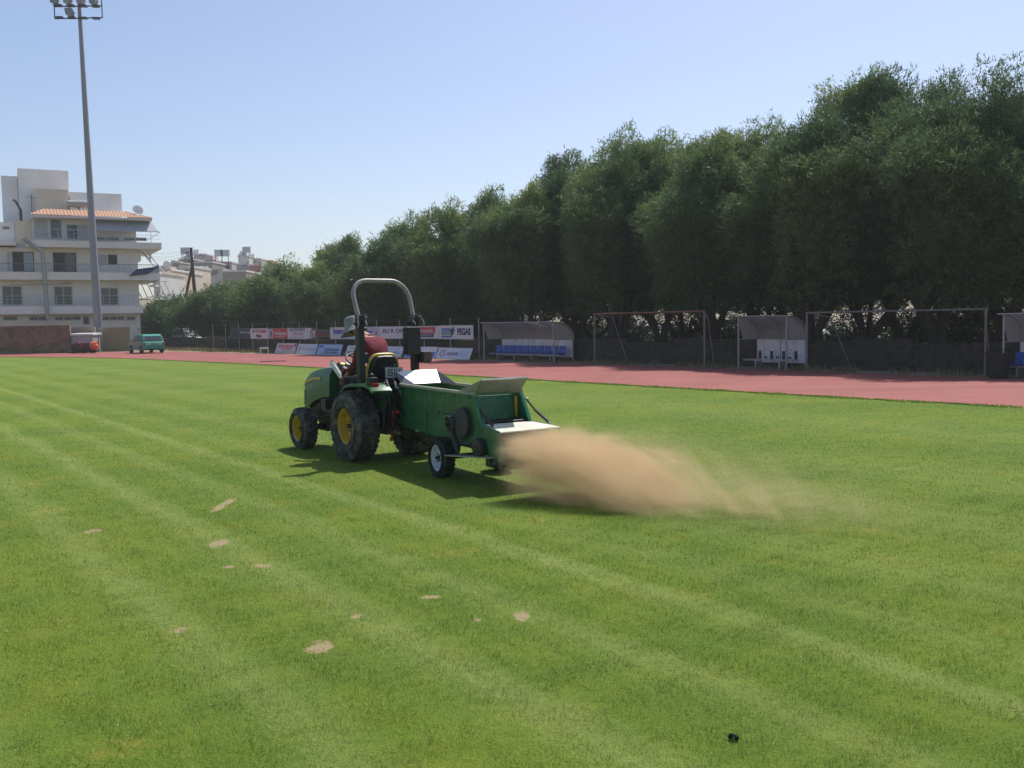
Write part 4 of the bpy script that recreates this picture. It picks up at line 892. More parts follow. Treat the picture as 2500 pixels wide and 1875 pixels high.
# banner fence
FN = 28.9
root = empty('mesh_fence', ROW.w(rx(520, FN), FN), RD, 'long wire mesh fence on thin posts that carries the upper row of banners', 'fence')
L0, L1 = 0, rx(1168, FN)-rx(520, FN)
k = 14
for i in range(k+1):
    mb = MB(); x = L0+(L1-L0)*i/k; mb.cyl((x, .05, 0), (x, .05, 2.08), .03, n=8); mb.build('post', M['galv'], root)
mb = MB()
for z in (.15, 1.05, 2.0): mb.tube([(L0, .05, z), (L1, .05, z)], .008, 4)
nx = int((L1-L0)/.22)
for i in range(nx):
    x = i*.22
    for s_ in (1, -1):
        a, b = (x, .05, .1), (x+s_*.9, .05, 1.0)
        if 0 <= b[0] <= L1: mb.tube([a, b], .003, 3, False)
mb.build('wire_mesh', M['wire'], root)
def banner(name, px0, px1, pyt, pyb, NN, mt, label, cat, lean=0., group='banners on the mesh fence', skew=0):
    x0, x1 = rx(px0, NN), rx(px1, NN); zt = rz((px0+px1)/2, pyt, NN+lean); zb = max(.03, rz((px0+px1)/2, pyb, NN))
    W = x1-x0; H = zt-zb
    o = empty(name, ROW.w(x0, NN, zb), RD, label, cat, group)
    mb = MB(); th = .012
    mb.hexa([(0, 0, 0), (W, 0, 0), (W, th, 0), (0, th, 0), (0, lean, H), (W, lean, H), (W, lean+th, H), (0, lean+th, H)])
    mb.build('panel', mt, o)
    fr = MB(); r = .012
    for a, b in [((0, 0, 0), (W, 0, 0)), ((0, lean, H), (W, lean, H)), ((0, 0, 0), (0, lean, H)), ((W, 0, 0), (W, lean, H))]: fr.tube([(a[0], a[1]+.006, a[2]), (b[0], b[1]+.006, b[2])], r, 4)
    fr.build('frame', M['galv'], o)
    if lean:
        for x in (.12*W, .88*W):
            l = MB(); l.tube([(x, lean+.01, H-.02), (x, lean+.32, -zb)], .012, 5); l.build('leg', M['galv'], o)
    o['_d'] = 0; del o['_d']
    return o, W, H, lean
def patch(parent, W, H, lean, u0, v0, u1, v1, mt, name='colour_field', sl=0., d=.004):
    def P(u, v, dd): return (u*W, lean*v-dd, v*H)
    mb = MB(); q = [P(u0, v0, d), P(u1, v0, d), P(u1+sl, v1, d), P(u0, v1, d)]; mb.hexa([q[0], q[1], (q[1][0], q[1][1]+d*.8, q[1][2]), (q[0][0], q[0][1]+d*.8, q[0][2]), q[3], q[2], (q[2][0], q[2][1]+d*.8, q[2][2]), (q[3][0], q[3][1]+d*.8, q[3][2])])
    return mb.build(name, mt, parent)
def word(b, s, u, v, hfrac, mt, width=None, shear=0, bold=.01, d=.008):
    o, W, H, lean = b; sz = hfrac*H*1.38; tilt = math.atan2(lean, H)
    t = text(s, sz, u*W, v*H, o, mt, y=lean*v-d, shear=shear, bold=(bold+.012)*sz, rot=(R(90)-tilt, 0, 0), ext=.002)
    t['fit'] = width*W if width else 0
    return t
def ringm(b, u, v, ru, rv, mt, t=.18, name='emblem'):
    o, W, H, lean = b; mb = MB(); n = 20; P = []
    for q in (1, 1-t):
        for i in range(n): a = 2*math.pi*i/n; vv = v+rv*q*math.sin(a); P.append(((u+ru*q*math.cos(a))*W, lean*vv-.007, vv*H))
    P += [(p[0], p[1]+.004, p[2]) for p in P]
    F = []
    for i in range(n): j = (i+1) % n; F += [(i, j, j+n, i+n), (2*n+i, 2*n+i+n, 2*n+j+n, 2*n+j), (i, 2*n+i, 2*n+j, j), (i+n, j+n, 2*n+j+n, 2*n+i+n)]
    mb.add(P, F); return mb.build(name, mt, o)
def disc(b, u, v, ru, rv, mt, name='emblem'): return ringm(b, u, v, ru, rv, mt, .98, name)
W_ID = M['pwhite']
b = banner('banner', 563, 612, 803, 826, FN, M['pdark'], 'dark navy banner with small white words, leftmost on the fence', 'banner'); word(b, 'SPORT CENTER', .5, .6, .16, W_ID, .8)
b = banner('banner', 613, 656, 802, 827, FN, W_ID, 'white banner with slanted red words and a small red and black drawing', 'banner'); word(b, 'MOTO BABIS', .1, .72, .3, M['pred'], .8, shear=.25, bold=.03)
disc(b, .42, .3, .1, .12, M['pdark']); disc(b, .55, .25, .1, .15, M['pred']); patch(*b, .38, .1, .62, .2, M['pdark'], 'emblem')
b = banner('banner', 657, 667, 803, 826, FN, M['plil'], 'narrow lilac banner squeezed left of the bright red one', 'banner'); patch(*b, .45, .1, .7, .8, M['pdark'], 'drawing', .1)
b = banner('banner', 667.5, 703, 802, 827, FN, M['pred'], 'bright red banner with white lettering', 'banner'); word(b, 'Trendsports', .05, .52, .36, W_ID, .9, bold=.02); word(b, 'www.trendsports.gr', .12, .22, .1, W_ID, .7)
b = banner('banner', 703.5, 752, 801, 828, FN, W_ID, 'white banner with grey heading and pale red lines beside the bright red one', 'banner'); word(b, 'NIK. ΓΡΗΓΟΡΑΚΗΣ', .12, .85, .2, M['pdark'], .76); word(b, 'ΑΛΟΥΜΙΝΙΑ ΚΟΥΦΩΜΑΤΑ', .1, .64, .12, M['plil'], .8); patch(*b, .28, .38, .78, .52, M['pred']); word(b, 'ΡΕΘΥΜΝΟ', .34, .45, .1, W_ID, .36, d=.012); word(b, 'τηλ. 28310 00000', .14, .16, .12, M['pgrey'], .7)
b = banner('banner', 752.5, 771, 801, 828, FN, M['pdark'], 'narrow black banner with white upright strokes', 'banner')
patch(*b, .03, .06, .5, .98, W_ID, d=.004)
for u in (.35, .56, .74, .88): patch(*b, u, .12, u+.05, .8, W_ID if u > .5 else M['pdark'], 'drawing', .06, d=.008)
b = banner('banner', 773, 805, 806, 823, FN, M['pdark'], 'dim maroon and black banner left of the white and blue one', 'banner'); patch(*b, 0, .05, 1, .45, M['pmar']); patch(*b, .0, .5, .35, .95, M['pmar'])
b = banner('banner', 807, 867, 799, 828, FN, W_ID, 'white banner with big blue word and a blue round emblem left of the driver', 'banner'); word(b, 'bueno', .14, .66, .5, M['pblue'], .45, bold=.03); word(b, 'caffe', .44, .22, .26, M['pnavy'], .18, bold=.02); disc(b, .72, .48, .085, .27, M['pblue']); ringm(b, .72, .48, .05, .17, W_ID, .3)
b = banner('banner', 884, 928, 798, 827, FN, M['plil'], 'lilac banner half hidden behind the driver', 'banner'); word(b, 'house', .12, .62, .28, M['pblue'], .5); patch(*b, .78, .3, .82, .62, M['pnavy'], 'drawing', .03)
b = banner('banner', 928.5, 1022, 797, 827, FN, W_ID, 'long white banner with spaced dark capitals between the driver and the right roll bar post', 'banner'); word(b, 'EU R OPLAST', .08, .62, .32, M['pgrey'] if 0 else M['pnavy'], .86, bold=.01)
b = banner('banner', 1022.5, 1072, 796, 827, FN, W_ID, 'white banner with a slanted red and navy field, right of the roll bar', 'banner'); patch(*b, .02, .40, .80, .92, M['pred'], sl=.07); patch(*b, .02, .12, .73, .38, M['pnavy'], sl=.05); word(b, 'frontastic', .1, .62, .26, W_ID, .62, shear=.2, d=.012); word(b, 'CONSTRUCTION', .1, .25, .12, M['plil'], .55, d=.012)
b = banner('banner', 1072.5, 1156, 794.5, 828, FN, W_ID, 'white banner with blue and green stripes, rightmost on the fence', 'banner')
for v0, v1, mt in [(.68, .8, 'pblue'), (.54, .64, 'pblue'), (.32, .5, 'pgreen'), (.12, .26, 'pblue')]: patch(*b, .08, v0, .36, v1, M[mt])
mb = MB(); o_, W, H, _l = b
pts = [(.33, .78), (.38, .72), (.41, .8), (.43, .92), (.45, .8), (.49, .62), (.46, .6), (.45, .5), (.43, .36), (.40, .3), (.38, .16), (.36, .2), (.37, .45), (.34, .6)]
mb.prism([(u*W, v*H) for u, v in pts], -.012, -.006); mb.build('emblem', M['pnavy'], o_)
word(b, 'PEGAS', .55, .52, .46, M['pnavy'], .38, bold=.04)
# leaning boards at the track edge
BN = 27.45
def board(px0, px1, pyt, pyb, mt, label): return banner('advertising_board', px0, px1, pyt, pyb, BN, mt, label, 'board', lean=.24, group='boards leaning back at the track edge')
b = board(670, 718, 838, 863.5, M['bdpink'], 'pink leaning board with red lines, leftmost of the low boards'); word(b, 'SUPER SERVICE', .08, .7, .26, M['pred'], .78, bold=.02); word(b, 'ΑΝΤΑΛΛΑΚΤΙΚΑ', .3, .46, .16, M['pred'], .5); word(b, 'ΤΗΛ: 28310 25 0', .08, .2, .16, M['pgrey'], .8); patch(*b, .88, .7, .99, .97, M['pred'])
b = board(721, 768, 840, 865, M['bdwhite'], 'white leaning board with thin dark lettering and a green and orange drawing'); word(b, 'VivaColours', .22, .55, .42, M['pgrey'], .74, bold=.0); patch(*b, .1, .3, .15, .8, M['pgreen'], 'drawing', .02); patch(*b, .06, .1, .16, .3, M['seaty'], 'drawing')
b = board(771.5, 829, 841, 868, M['psky'], 'light blue leaning board with two lines of dark names'); word(b, 'Γ. ΝΟΒΟΣΙΔΑΚΗ', .22, .5, .22, M['pnavy'], .68, bold=.02); word(b, 'Ι. ΣΤΕΦΑΝΑΚΗΣ', .2, .2, .22, M['pnavy'], .72, bold=.02); patch(*b, .03, .72, .2, .92, M['pblue']); word(b, 'ΣΥΜΒΟΛΑΙΑ', .25, .82, .14, M['bdwhite'], .5)
b = board(841, 893, 844, 871, M['bdwhite'], 'white leaning board half hidden behind the steering wheel'); word(b, 'ΟΠΤΙΚΑ', .15, .74, .24, M['pgreen'], .7); word(b, 'ΡΕΘΥΜΝΟ', .08, .3, .26, M['pmar'], .4)
b = board(896, 978, 845.5, 873, M['bdwhite'], 'white leaning board with slanted handwriting right behind the seat'); word(b, 'papadopoulos', .1, .45, .42, M['pgrey'], .84, shear=.35, bold=.01)
b = board(986, 1060, 846.5, 877, M['bdwhite'], 'pale leaning board with a bright blue lower half behind the right roll bar post'); patch(*b, .45, .08, .96, .56, M['pblue']); patch(*b, .04, .06, .24, .3, M['pblue']); word(b, 'RENT A CAR', .5, .32, .18, M['psky'], .4, d=.012)
b = board(1062, 1145, 849.5, 879, M['bdwhite'], 'white leaning board with a round emblem and dotted capitals, rightmost low board'); word(b, 'A.O.A.N.', .3, .48, .3, M['pnavy'], .34, shear=.2, bold=.03); ringm(b, .17, .5, .085, .3, M['pnavy'], .2); ringm(b, .17, .5, .04, .14, M['pgrey'], .4); ringm(b, .78, .5, .12, .28, M['pgrey'], .12); word(b, 'sport', .71, .5, .16, M['pgrey'], .14, shear=.3)
# dugouts
m_, n_, p_ = nodes('cloudy_polycarbonate'); p_.inputs['Base Color'].default_value = (.5, .47, .45, 1); p_.inputs['Roughness'].default_value = .35
tr_ = n_.nodes.new('ShaderNodeBsdfTransparent'); tr_.inputs[0].default_value = (.75, .72, .7, 1); tl_ = n_.nodes.new('ShaderNodeBsdfTranslucent'); tl_.inputs[0].default_value = (.6, .57, .55, 1)
x1_ = n_.nodes.new('ShaderNodeMixShader'); x1_.inputs[0].default_value = .35; n_.links.new(p_.outputs[0], x1_.inputs[1]); n_.links.new(tl_.outputs[0], x1_.inputs[2])
x2_ = n_.nodes.new('ShaderNodeMixShader'); x2_.inputs[0].default_value = .22; n_.links.new(x1_.outputs[0], x2_.inputs[1]); n_.links.new(tr_.outputs[0], x2_.inputs[2]); n_.links.new(x2_.outputs[0], n_.nodes['Material Output'].inputs[0])
M['poly'] = m_
M['dseat'] = mat('seat_blue', (.02, .06, .32), .4); M['dwhite'] = mat('dugout_white', (.72, .68, .72), .6, dirt=((.3, .28, .24), .5, 4))
def dugout(px0, px1, NN, pyt, nseat, label, seatm, ribs, dn=1.15):
    x0, x1 = rx(px0, NN), rx(px1, NN); Wd = x1-x0; H = rz((px0+px1)/2, pyt, NN); hb = H*.56
    o = empty('dugout', ROW.w(x0, NN), RD, label, 'dugout', 'team dugouts')
    def prof(q): a = math.pi/2*q; return (-.08+(dn+.08)*math.sin(a)**.9, hb+(H-hb)*math.cos(a)**.8 if q < 1 else hb)
    pr = [prof(i/12) for i in range(13)]
    mb = MB(); P = []; k = len(pr)
    for x in (-.12, Wd+.1):
        for y, z in pr: P.append((x, y, z))
    mb.add(P, [(i, i+1, k+i+1, k+i) for i in range(k-1)]); mb.build('roof_sheet', M['poly'], o, smooth=True)
    for x in (0, Wd):                                         # clear end panels
        mb = MB(); mb.add([(x, y, z) for y, z in pr]+[(x, 0.25, hb)], [tuple(range(k+1))]); mb.build('side_sheet', M['poly'], o)
    for i in range(ribs+1):
        x = Wd*i/ribs; mb = MB(); mb.tube([(x, y, z-.02) for y, z in pr], .022, 6); mb.build('rib', M['galv'], o, smooth=True)
    mb = MB(); mb.tube([(-.14, -.08, H), (Wd+.12, -.08, H)], .028, 6); mb.tube([(-.1, dn, hb), (Wd+.1, dn, hb)], .025, 6); mb.tube([(0, 0, hb), (0, dn, hb)], .02, 6); mb.tube([(Wd, 0, hb), (Wd, dn, hb)], .02, 6); mb.build('rail', M['galv'], o)
    for x in (0, Wd): mb = MB(); mb.cyl((x, 0, 0), (x, 0, H-.02), .032, n=8); mb.build('post', M['galv'], o)
    for x in (0, Wd): mb = MB(); mb.cyl((x, dn, 0), (x, dn, hb), .03, n=8); mb.build('post', M['galv'], o)
    mb = MB(); n = 5 if ribs > 2 else 2
    for i in range(n): mb.box(Wd*i/n+.012, Wd*(i+1)/n-.012, dn-.04, dn-.02, .18, hb-.02)
    mb.build('back_panel', M['dwhite'], o)
    mb = MB(); mb.box(-.02, Wd+.02, .30, .36, .28, .33); mb.box(-.02, Wd+.02, .62, .68, .28, .33); mb.build('bench_beam', M['galv'], o)
    for i in range(4 if ribs > 2 else 2):
        x = Wd*(i+.5)/(4 if ribs > 2 else 2); mb = MB(); mb.box(x-.03, x+.03, .3, .68, 0, .28); mb.build('bench_leg', M['galv'], o)
    for i in range(nseat):
        x = Wd*(i+.5)/nseat; w_ = Wd/nseat*.40; mb = MB()
        sec = [(.26, .335), (.26, .37), (.34, .385), (.60, .37), (.68, .40), (.76, .70), (.78, .71), (.80, .69), (.71, .36), (.62, .335)]
        mb.prismx(sec, x-w_, x+w_); mb.build('seat', seatm, o, bevel=.02)
    return o, Wd, H, hb
dugout(1182, 1352, 27.9, 787, 10, 'long dugout with ten blue seats and a clouded curved roof', M['dseat'], 4)
d2, Wd, H, hb = dugout(1803, 1920, 28.0, 772, 0, 'small dugout with white back panel, without seats', M['dseat'], 2)
for i in range(4):
    mb = MB(); x = Wd*(i+.75)/4; mb.box(x-.04, x+.03, .72, .80, .33, .62); mb.box(x-.30, x-.18, .70, .74, .36, .42); mb.build('seat_bracket', M['iron'], d2)
dugout(2450, 2640, 27.7, 765, 7, 'dugout cut by the right edge of the photo with blue seats', M['dseat'], 4)
# goals
M['gpost'] = mat('goal_grey', (.2, .19, .19), .6, dirt=((.26, .16, .11), .6, 7))
def goal(px0, px1, NN, pyt0, pyt1, label, bar, depth=1.0):
    x0, x1 = rx(px0, NN), rx(px1, NN); H = (rz(px0, pyt0, NN)+rz(px1, pyt1, NN))/2; Wd = x1-x0
    o = empty('goal', ROW.w(x0, NN), RD, label, 'goal', 'football goals stored by the track')
    for x in (0, Wd): mb = MB(); mb.cyl((x, 0, 0), (x, 0, H), .034, n=10); mb.build('post', M['gpost'], o, smooth=True)
    mb = MB(); mb.cyl((-.04, 0, H), (Wd+.04, 0, H), .032, n=10); mb.build('crossbar', bar, o, smooth=True)
    for x in (0.05, Wd-.05):
        mb = MB(); mb.tube([(x, .0, H-.02), (x+(.5 if x < 1 else -.2), .5, H-.15), (x+(.9 if x < 1 else -.3), depth, .02)], .022, 6); mb.tube([(x, 0, .03), (x+(.9 if x < 1 else -.3), depth, .03)], .022, 6); mb.build('stay', M['gpost'], o, smooth=True)
    mb = MB(); nn = int(Wd/.16)                                     # old net
    for i in range(nn+1):
        x = Wd*i/nn; mb.tube([(x, .02, H-.04), (x, .45, H-.3), (x, depth, .05)], .0025, 3, False)
    for j in range(12):
        q = j/12; z = (H-.04)*(1-q)+.05*q; mb.tube([(0, depth*q, z), (Wd, depth*q, z)], .0025, 3, False)
    mb.build('net', M['wire'], o)
M['darkbar'] = mat('dark_bar', (.14, .14, .14), .6, dirt=((.2, .17, .14), .5, 6)); rust = mat('rusty_bar', (.20, .08, .05), .7, dirt=((.28, .22, .18), .6, 6))
goal(1452, 1720, 27.7, 768, 758, 'football goal with a rusty red crossbar between two dugouts', rust)
goal(1970, 2406, 27.9, 766, 752, 'wide football goal with thin dark grey frame, right of the small dugout', M['darkbar'], 1.2)
# bin
g = ground(2437, 923)
o = empty('litter_bin', g, RD, 'black litter bin between the wide dark goal and the right dugout', 'bin')
mb = MB(); mb.lathe([(.001, .0), (.24, 0), (.25, .05), (.29, .68), (.31, .69), (.31, .72), (.28, .72), (.26, .1), (.001, .1)], (0, 0, 0), 20, 'z'); mb.build('bucket', M['black'], o, smooth=True)
mb = MB(); mb.tube([(-.3, -.05, .62), (-.34, -.08, .7), (-.3, 0, .8), (.1, 0, .82), (.3, 0, .72)], .012, 6); mb.build('bag_rim', M['black'], o, smooth=True)
# hurdle
g = ground(646, 883); o = empty('hurdle', g, 8, 'small white hurdle standing alone on the red track', 'hurdle')
for s in (-1, 1):
    mb = MB(); mb.box(s*.19-.018, s*.19+.018, -.018, .018, .0, .74); mb.build('post', M['white'], o, bevel=.004)
    mb = MB(); mb.box(s*.19-.014, s*.19+.9 if s > 0 else s*.19+.7, -.02, .02, .0, .035); mb.build('foot', M['iron'], o)  # dark ground strips standing in for the hurdle's cast shadow
mb = MB(); mb.box(-.23, .23, -.03, -.018, .66, .75); mb.build('bar', M['white'], o, bevel=.004)
# fallen branches and stump details at the wall foot
for i, (px, NN, s) in enumerate([(2045, 28.6, .7), (1700, 28.9, .5)]):
    mb = MB(); mb.tube([(0, 0, .02), (.3*s, .05, .25*s), (.7*s, .1, .6*s), (.8*s, .2, .9*s)], [.05, .04, .03, .01], 6); mb.tube([(.3*s, .05, .25*s), (.6*s, -.1, .35*s)], [.03, .01], 5)
    o = mb.build('dry_branch', M['bark'], None, smooth=True, loc=ROW.w(rx(px, NN), NN), deg=RD); tag(o, ['broken dry branch leaning at the wall behind the wide dark goal', 'short dry branch on the ground beside the right post of the rusty goal'][i], 'branch', 'dry branches by the wall')

# ------------------------------------------------------------------ apartment block
BF = Frame(-34.9, 89.0, 28)       # origin at the right front corner, x to the right along the facade, y into the building
def c4(x, y): return x/3.32, 380+y/3.32
def bx(px_, py_, y=0.): return BF.hit(*c4(px_, py_), y)
M['render'] = mat('cream_render', (.82, .755, .69), .9, var=.05, scale=.5, dirt=((.55, .49, .45), .45, .35), bump=.1)
M['render2'] = mat('yellow_render', (.70, .61, .49), .9, var=.05, scale=.5, dirt=((.42, .36, .28), .4, .4))
M['rendw'] = mat('white_render', (.78, .74, .73), .9, var=.04, scale=.4, dirt=((.5, .46, .42), .4, .3))
M['tile'] = mat('terracotta_tile', (.44, .23, .13), .8, var=.35, scale=14, dirt=((.6, .4, .26), .6, 5))
M['shut'] = mat('brown_shutter', (.045, .032, .035), .5); M['pale'] = mat('pale_shutter', (.42, .44, .47), .6)
M['awn'] = mat('awning_cloth', (.42, .44, .49), .8, var=.05, scale=1); M['rail'] = mat('rail_metal', (.22, .22, .23), .5, .4); M['railw'] = mat('rail_light', (.5, .5, .52), .5, .3)
ab = empty('apartment_building', BF.o, BF.deg, 'large cream apartment block with balconies and a terracotta tiled roof edge at the left', 'building')
def zf(px_, py_, y=0.): return bx(px_, py_, y)[1]
XL = -17.5
z1b, z1t = zf(1160, 1275, -1.1), zf(1160, 1215, -1.1); z2b, z2t = zf(1225, 1010, -1.1), zf(1225, 950, -1.1); z3b, z3t = zf(1225, 757, -1.1), zf(1225, 706, -1.1)
xtl = bx(262, 600)[0]; zr = zf(1190, 520)
def abm(name, mt, *boxes, parent=ab, bevel=0):
    mb = MB(); [mb.box(*b) for b in boxes]; return mb.build(name, mt, parent, bevel=bevel)
abm('wall', M['render'], (XL, 0, 0, 14, 0, z3b))
up = abm('upper_floor', M['rendw'], (xtl, -.0, .4, 13, z3b+.002, zr+.1))
abm('wall_side_wing', M['render2'], (bx(122, 600)[0], xtl-.003, .8, 9, z3b+.001, zf(170, 520)))
abm('terrace_parapet', M['render'], (XL, bx(122, 600)[0]-.003, -.9, 9, zf(60, 725, -.9), zf(60, 695, -.9)))
abm('small_roof_room', M['rendw'], (XL, bx(118, 560)[0]-.01, 1.0, 9, zf(60, 695, -.9)+.002, zf(60, 540, 1)))
for nm, zb, zt, x1 in (('balcony', z1b, z1t, .15), ('balcony', z2b, z2t, 1.75), ('balcony', z3b, z3t, 2.0)):
    x0 = XL if zb < z3b-1 else xtl-.6
    mb = MB(); mb.box(x0, x1, -1.25, -.003, zb, zb+.18); mb.box(x0, x1, -1.25, -1.12, zb+.18, zt)
    if x1 > 1: mb.box(.003, x1, .0, 9, zb, zb+.18); mb.box(x1-.13, x1, -1.12, 9, zb+.18, zt)
    bl = mb.build(nm, M['render'], ab)
    topr = {z1b: zf(600, 1137, -1.18), z2b: zf(600, 878, -1.18), z3b: zf(600, 600, -1.18)}[zb]
    rm = MB(); h0 = zt+.02; rm.tube([(x0, -1.18, topr), (x1-.07, -1.18, topr)], .03, 6)
    if x1 > 1: rm.tube([(x1-.07, -1.18, topr), (x1-.07, 8, topr)], .03, 6)
    if nm and zb == z2b:
        x = x0
        while x < x1: rm.box(x-.012, x+.012, -1.19, -1.165, h0-.05, topr); x += .19
        y = -1.1
        while y < 8: rm.box(x1-.08, x1-.06, y-.012, y+.012, h0-.05, topr); y += .19
    else:
        for q in (.33, .66): rm.tube([(x0, -1.18, h0+(topr-h0)*q), (x1-.07, -1.18, h0+(topr-h0)*q)], .014, 5)
        x = x0
        while x < x1: rm.box(x-.02, x+.02, -1.2, -1.16, h0-.05, topr); x += 1.3
    rm.build('railing', M['rail'] if zb == z2b else M['railw'], bl)
mb = MB(); mb.prismx([(-1.2, z3b), (-.003, z3b), (-.003, z3b-1.0)], 1.0, 1.15); mb.prismx([(0, z3b-.002), (9, z3b-.002), (9, z3b-1.3), (0, z3b-1.0)], .003, .3); mb.build('bracket', M['render'], ab)
def win(x0, y0, x1, y1, kind, yb=0., panes=2, frame=M['railw'], gl=None):
    u0, zt_ = bx(x0, y0, yb); u1, zb_ = bx(x1, y1, yb); f = .07
    mb = MB(); mb.box(u0, u1, yb-.05, yb-.003, zb_, zb_+f); mb.box(u0, u1, yb-.05, yb-.003, zt_-f, zt_); n = panes
    for i in range(n+1): x = u0+(u1-u0-f)*i/n; mb.box(x, x+f, yb-.049, yb-.0035, zb_+f, zt_-f)
    w_ = mb.build('window' if kind != 'door' else 'balcony_door', frame, ab)
    for i in range(n):
        g = MB(); a = u0+(u1-u0)*i/n+f*.5; b = u0+(u1-u0)*(i+1)/n-f*.2; g.box(a, b, yb-.02, yb-.004, zb_+f*.8, zt_-f*.8); g.build('pane' if not gl else 'shutter', gl[i] if gl else M['glass'], w_)
    return w_
for a in [(12, 1055, 185, 1210), (435, 1058, 593, 1210), (812, 1070, 962, 1210)]: win(*a, 'door')
win(97, 778, 280, 940, 'door', panes=2, frame=M['shut'], gl=[M['shut'], M['pale']]); win(428, 785, 622, 942, 'door', panes=2, frame=M['shut'], gl=[M['shut'], M['glass']]); win(785, 795, 958, 892, 'w', panes=2, frame=M['render'], gl=[M['pale'], M['shut']])
win(50, 778, 96, 938, 'w', panes=1, frame=M['render'], gl=[M['pale']])
for a in [(22, 1300, 145, 1336, 1), (232, 1300, 388, 1338, 2), (440, 1302, 655, 1335, 3), (668, 1300, 728, 1372, 1), (822, 1302, 1012, 1335, 3), (1022, 1302, 1100, 1335, 1)]: win(*a[:4], 'w', panes=a[4])
win(400, 515, 505, 675, 'door', yb=.4, panes=1, gl=[M['glass']]); win(535, 555, 720, 682, 'door', yb=.4, panes=2, gl=[M['glass'], M['pale']]); win(270, 512, 392, 668, 'w', yb=.4, panes=2, gl=[M['pale'], M['pale']])
win(770, 655, 970, 690, 'w', yb=.4, panes=2); win(1000, 660, 1190, 694, 'w', yb=.4, panes=2)
win(20, 572, 82, 600, 'w', yb=1.0, panes=1)
u0, za = bx(762, 512, .3); u1, zb_ = bx(1198, 612, -1.15); mb = MB(); mb.hexa([(u0, -1.15, zb_), (1.8, -1.15, zb_), (1.8, -1.12, zb_-.02), (u0, -1.12, zb_-.02), (u0, .3, za), (1.3, .3, za), (1.3, .33, za-.02), (u0, .33, za-.02)]); mb.build('awning', M['awn'], ab)
# tiled roof edge, ribbed
def rooftile():
    x0, x1 = bx(236, 470, -1.2)[0], bx(1243, 505, -1.2)[0]; ze = zf(1243, 510, -1.2); zt_ = ze+.75
    V, F = [], []; n = int((x1-x0)/.05); rows = 7
    for j in range(rows+1):
        q = j/rows
        for i in range(n+1):
            x = x0+(x1-x0)*i/n; xx = x0+1.2*q if x < x0+1.2*q else (x1-2.2*q if x > x1-2.2*q else x)
            V.append((xx, -1.25+2.3*q, ze+(zt_-ze)*q+.055*abs(math.sin(x*math.pi/.28))+.02*(1-(q*rows) % 1)))
    for j in range(rows):
        for i in range(n): a = j*(n+1)+i; F.append((a, a+1, a+n+2, a+n+1))
    mb = MB(); mb.add(V, F)
    return mb.build('roof', M['tile'], ab, fix=True), x0, x1, ze
rf, rx0, rx1, rze = rooftile()
mb = MB(); mb.box(rx0+.1, rx1-.1, -1.15, 9, rze-.18, rze-.02); mb.box(rx1-2.2, rx1-.1, -1.15, 9, rze-.02, rze+.1); mb.build('eaves', M['rendw'], ab)
def roofblock(a, b, y, zlow, mt, depth=4):
    u0, zt_ = bx(*a, y); u1, _ = bx(*b, y); return abm('roof_block', mt, (u0, u1, y, y+depth, zlow, zt_), bevel=.03)
roofblock((553+8, 292), (985, 315), 3.5, rze, M['rendw']); roofblock((140, 100), (553, 112), 5.5, z3b+.003, M['rendw']); roofblock((6, 160), (138, 165), 6.3, z3b+.004, M['rendw'])
roofblock((285, 262), (550, 272), 2.2, rze-.5, M['render2'], 3)
for cx_, cy_ in ((597, 395), (685, 397)):
    u, z = bx(cx_, cy_, 1.6); mb = MB(); mb.cyl((u-.55, 1.6, z), (u+.5, 1.6, z), .38, n=18); wt = mb.build('water_tank', M['steel'], ab, smooth=True, bevel=.03)
    mb = MB(); mb.box(u-.5, u-.45, 1.3, 1.9, z-1, z-.3); mb.box(u+.4, u+.45, 1.3, 1.9, z-1, z-.3); mb.build('stand', M['iron'], wt)
u, z = bx(1115, 445, 0); mb = MB()
mb.lathe([(.001, .1), (.25, .06), (.48, -.06), (.5, -.06), (.25, .09), (.001, .13)], (0, 0, 0), 20); mb.tube([(0, .1, 0), (0, -.45, .05)], .02, 5)
sd_ = mb.build('satellite_dish', M['white'], ab, smooth=True); sd_.location = (u, 0, z); sd_.rotation_euler = (R(-20), 0, R(10)); mb = MB(); mb.tube([(u, .1, z-.8), (u, .1, z)], .03, 5); mb.build('mast', M['iron'], ab)
pts = [bx(190, 680, -.3), bx(262, 735, -.3), bx(338, 790, -.3), bx(352, 900, -.3), bx(368, 1100, -.3), bx(382, 1325, -.3)]
mb = MB(); mb.tube([(u, -1.4, z) for u, z in pts], .17, 8); mb.build('chimney_pipe', M['galv'], ab, smooth=True)
u, z = bx(168, 440, 2); mb = MB(); mb.tube([(u-.6, 2, z-1.3), (u, 2, z-1.2), (u, 2, z), (u-.4, 2, z+.8), (u-.6, 2, z+.9)], .12, 6); mb.tube([(u+.9, 2, z-1), (u+.9, 2, z+1.5)], .03, 4); mb.tube([(u+.5, 2, z+1.2), (u+1.4, 2, z+1.1)], .02, 4); mb.build('flue', M['iron'], ab)
u, z = bx(1200, 930, -1.3); mb = MB(); mb.hexa([(u-1.7, -1.4, z-.55), (u-.1, -1.45, z-.35), (u+.1, -1.2, z-.3), (u-1.6, -1.2, z-.55), (u-1.0, -1.4, z+.1), (u+1.0, -1.4, z+.35), (u+1.0, -1.2, z+.4), (u-1.0, -1.2, z+.1)]); mb.build('dark_awning', M['pnavy'], ab)
mb = MB(); x_, z_ = bx(1200, 840, -.2)
for i in range(5): mb.tube([(x_-.9+i*.18, 1+i*.5, z_+1.4-i*.05), (x_+1.2+i*.1, 1+i*.5, z_-1.3)], .035, 4)
mb.tube([(x_-.5, .5, z_+1.4), (x_+1.6, .5, z_-1.3)], .05, 4); mb.build('awning_frame', M['railw'], ab)
mb = MB(); x_, z_ = bx(1200, 1090, 1.5)
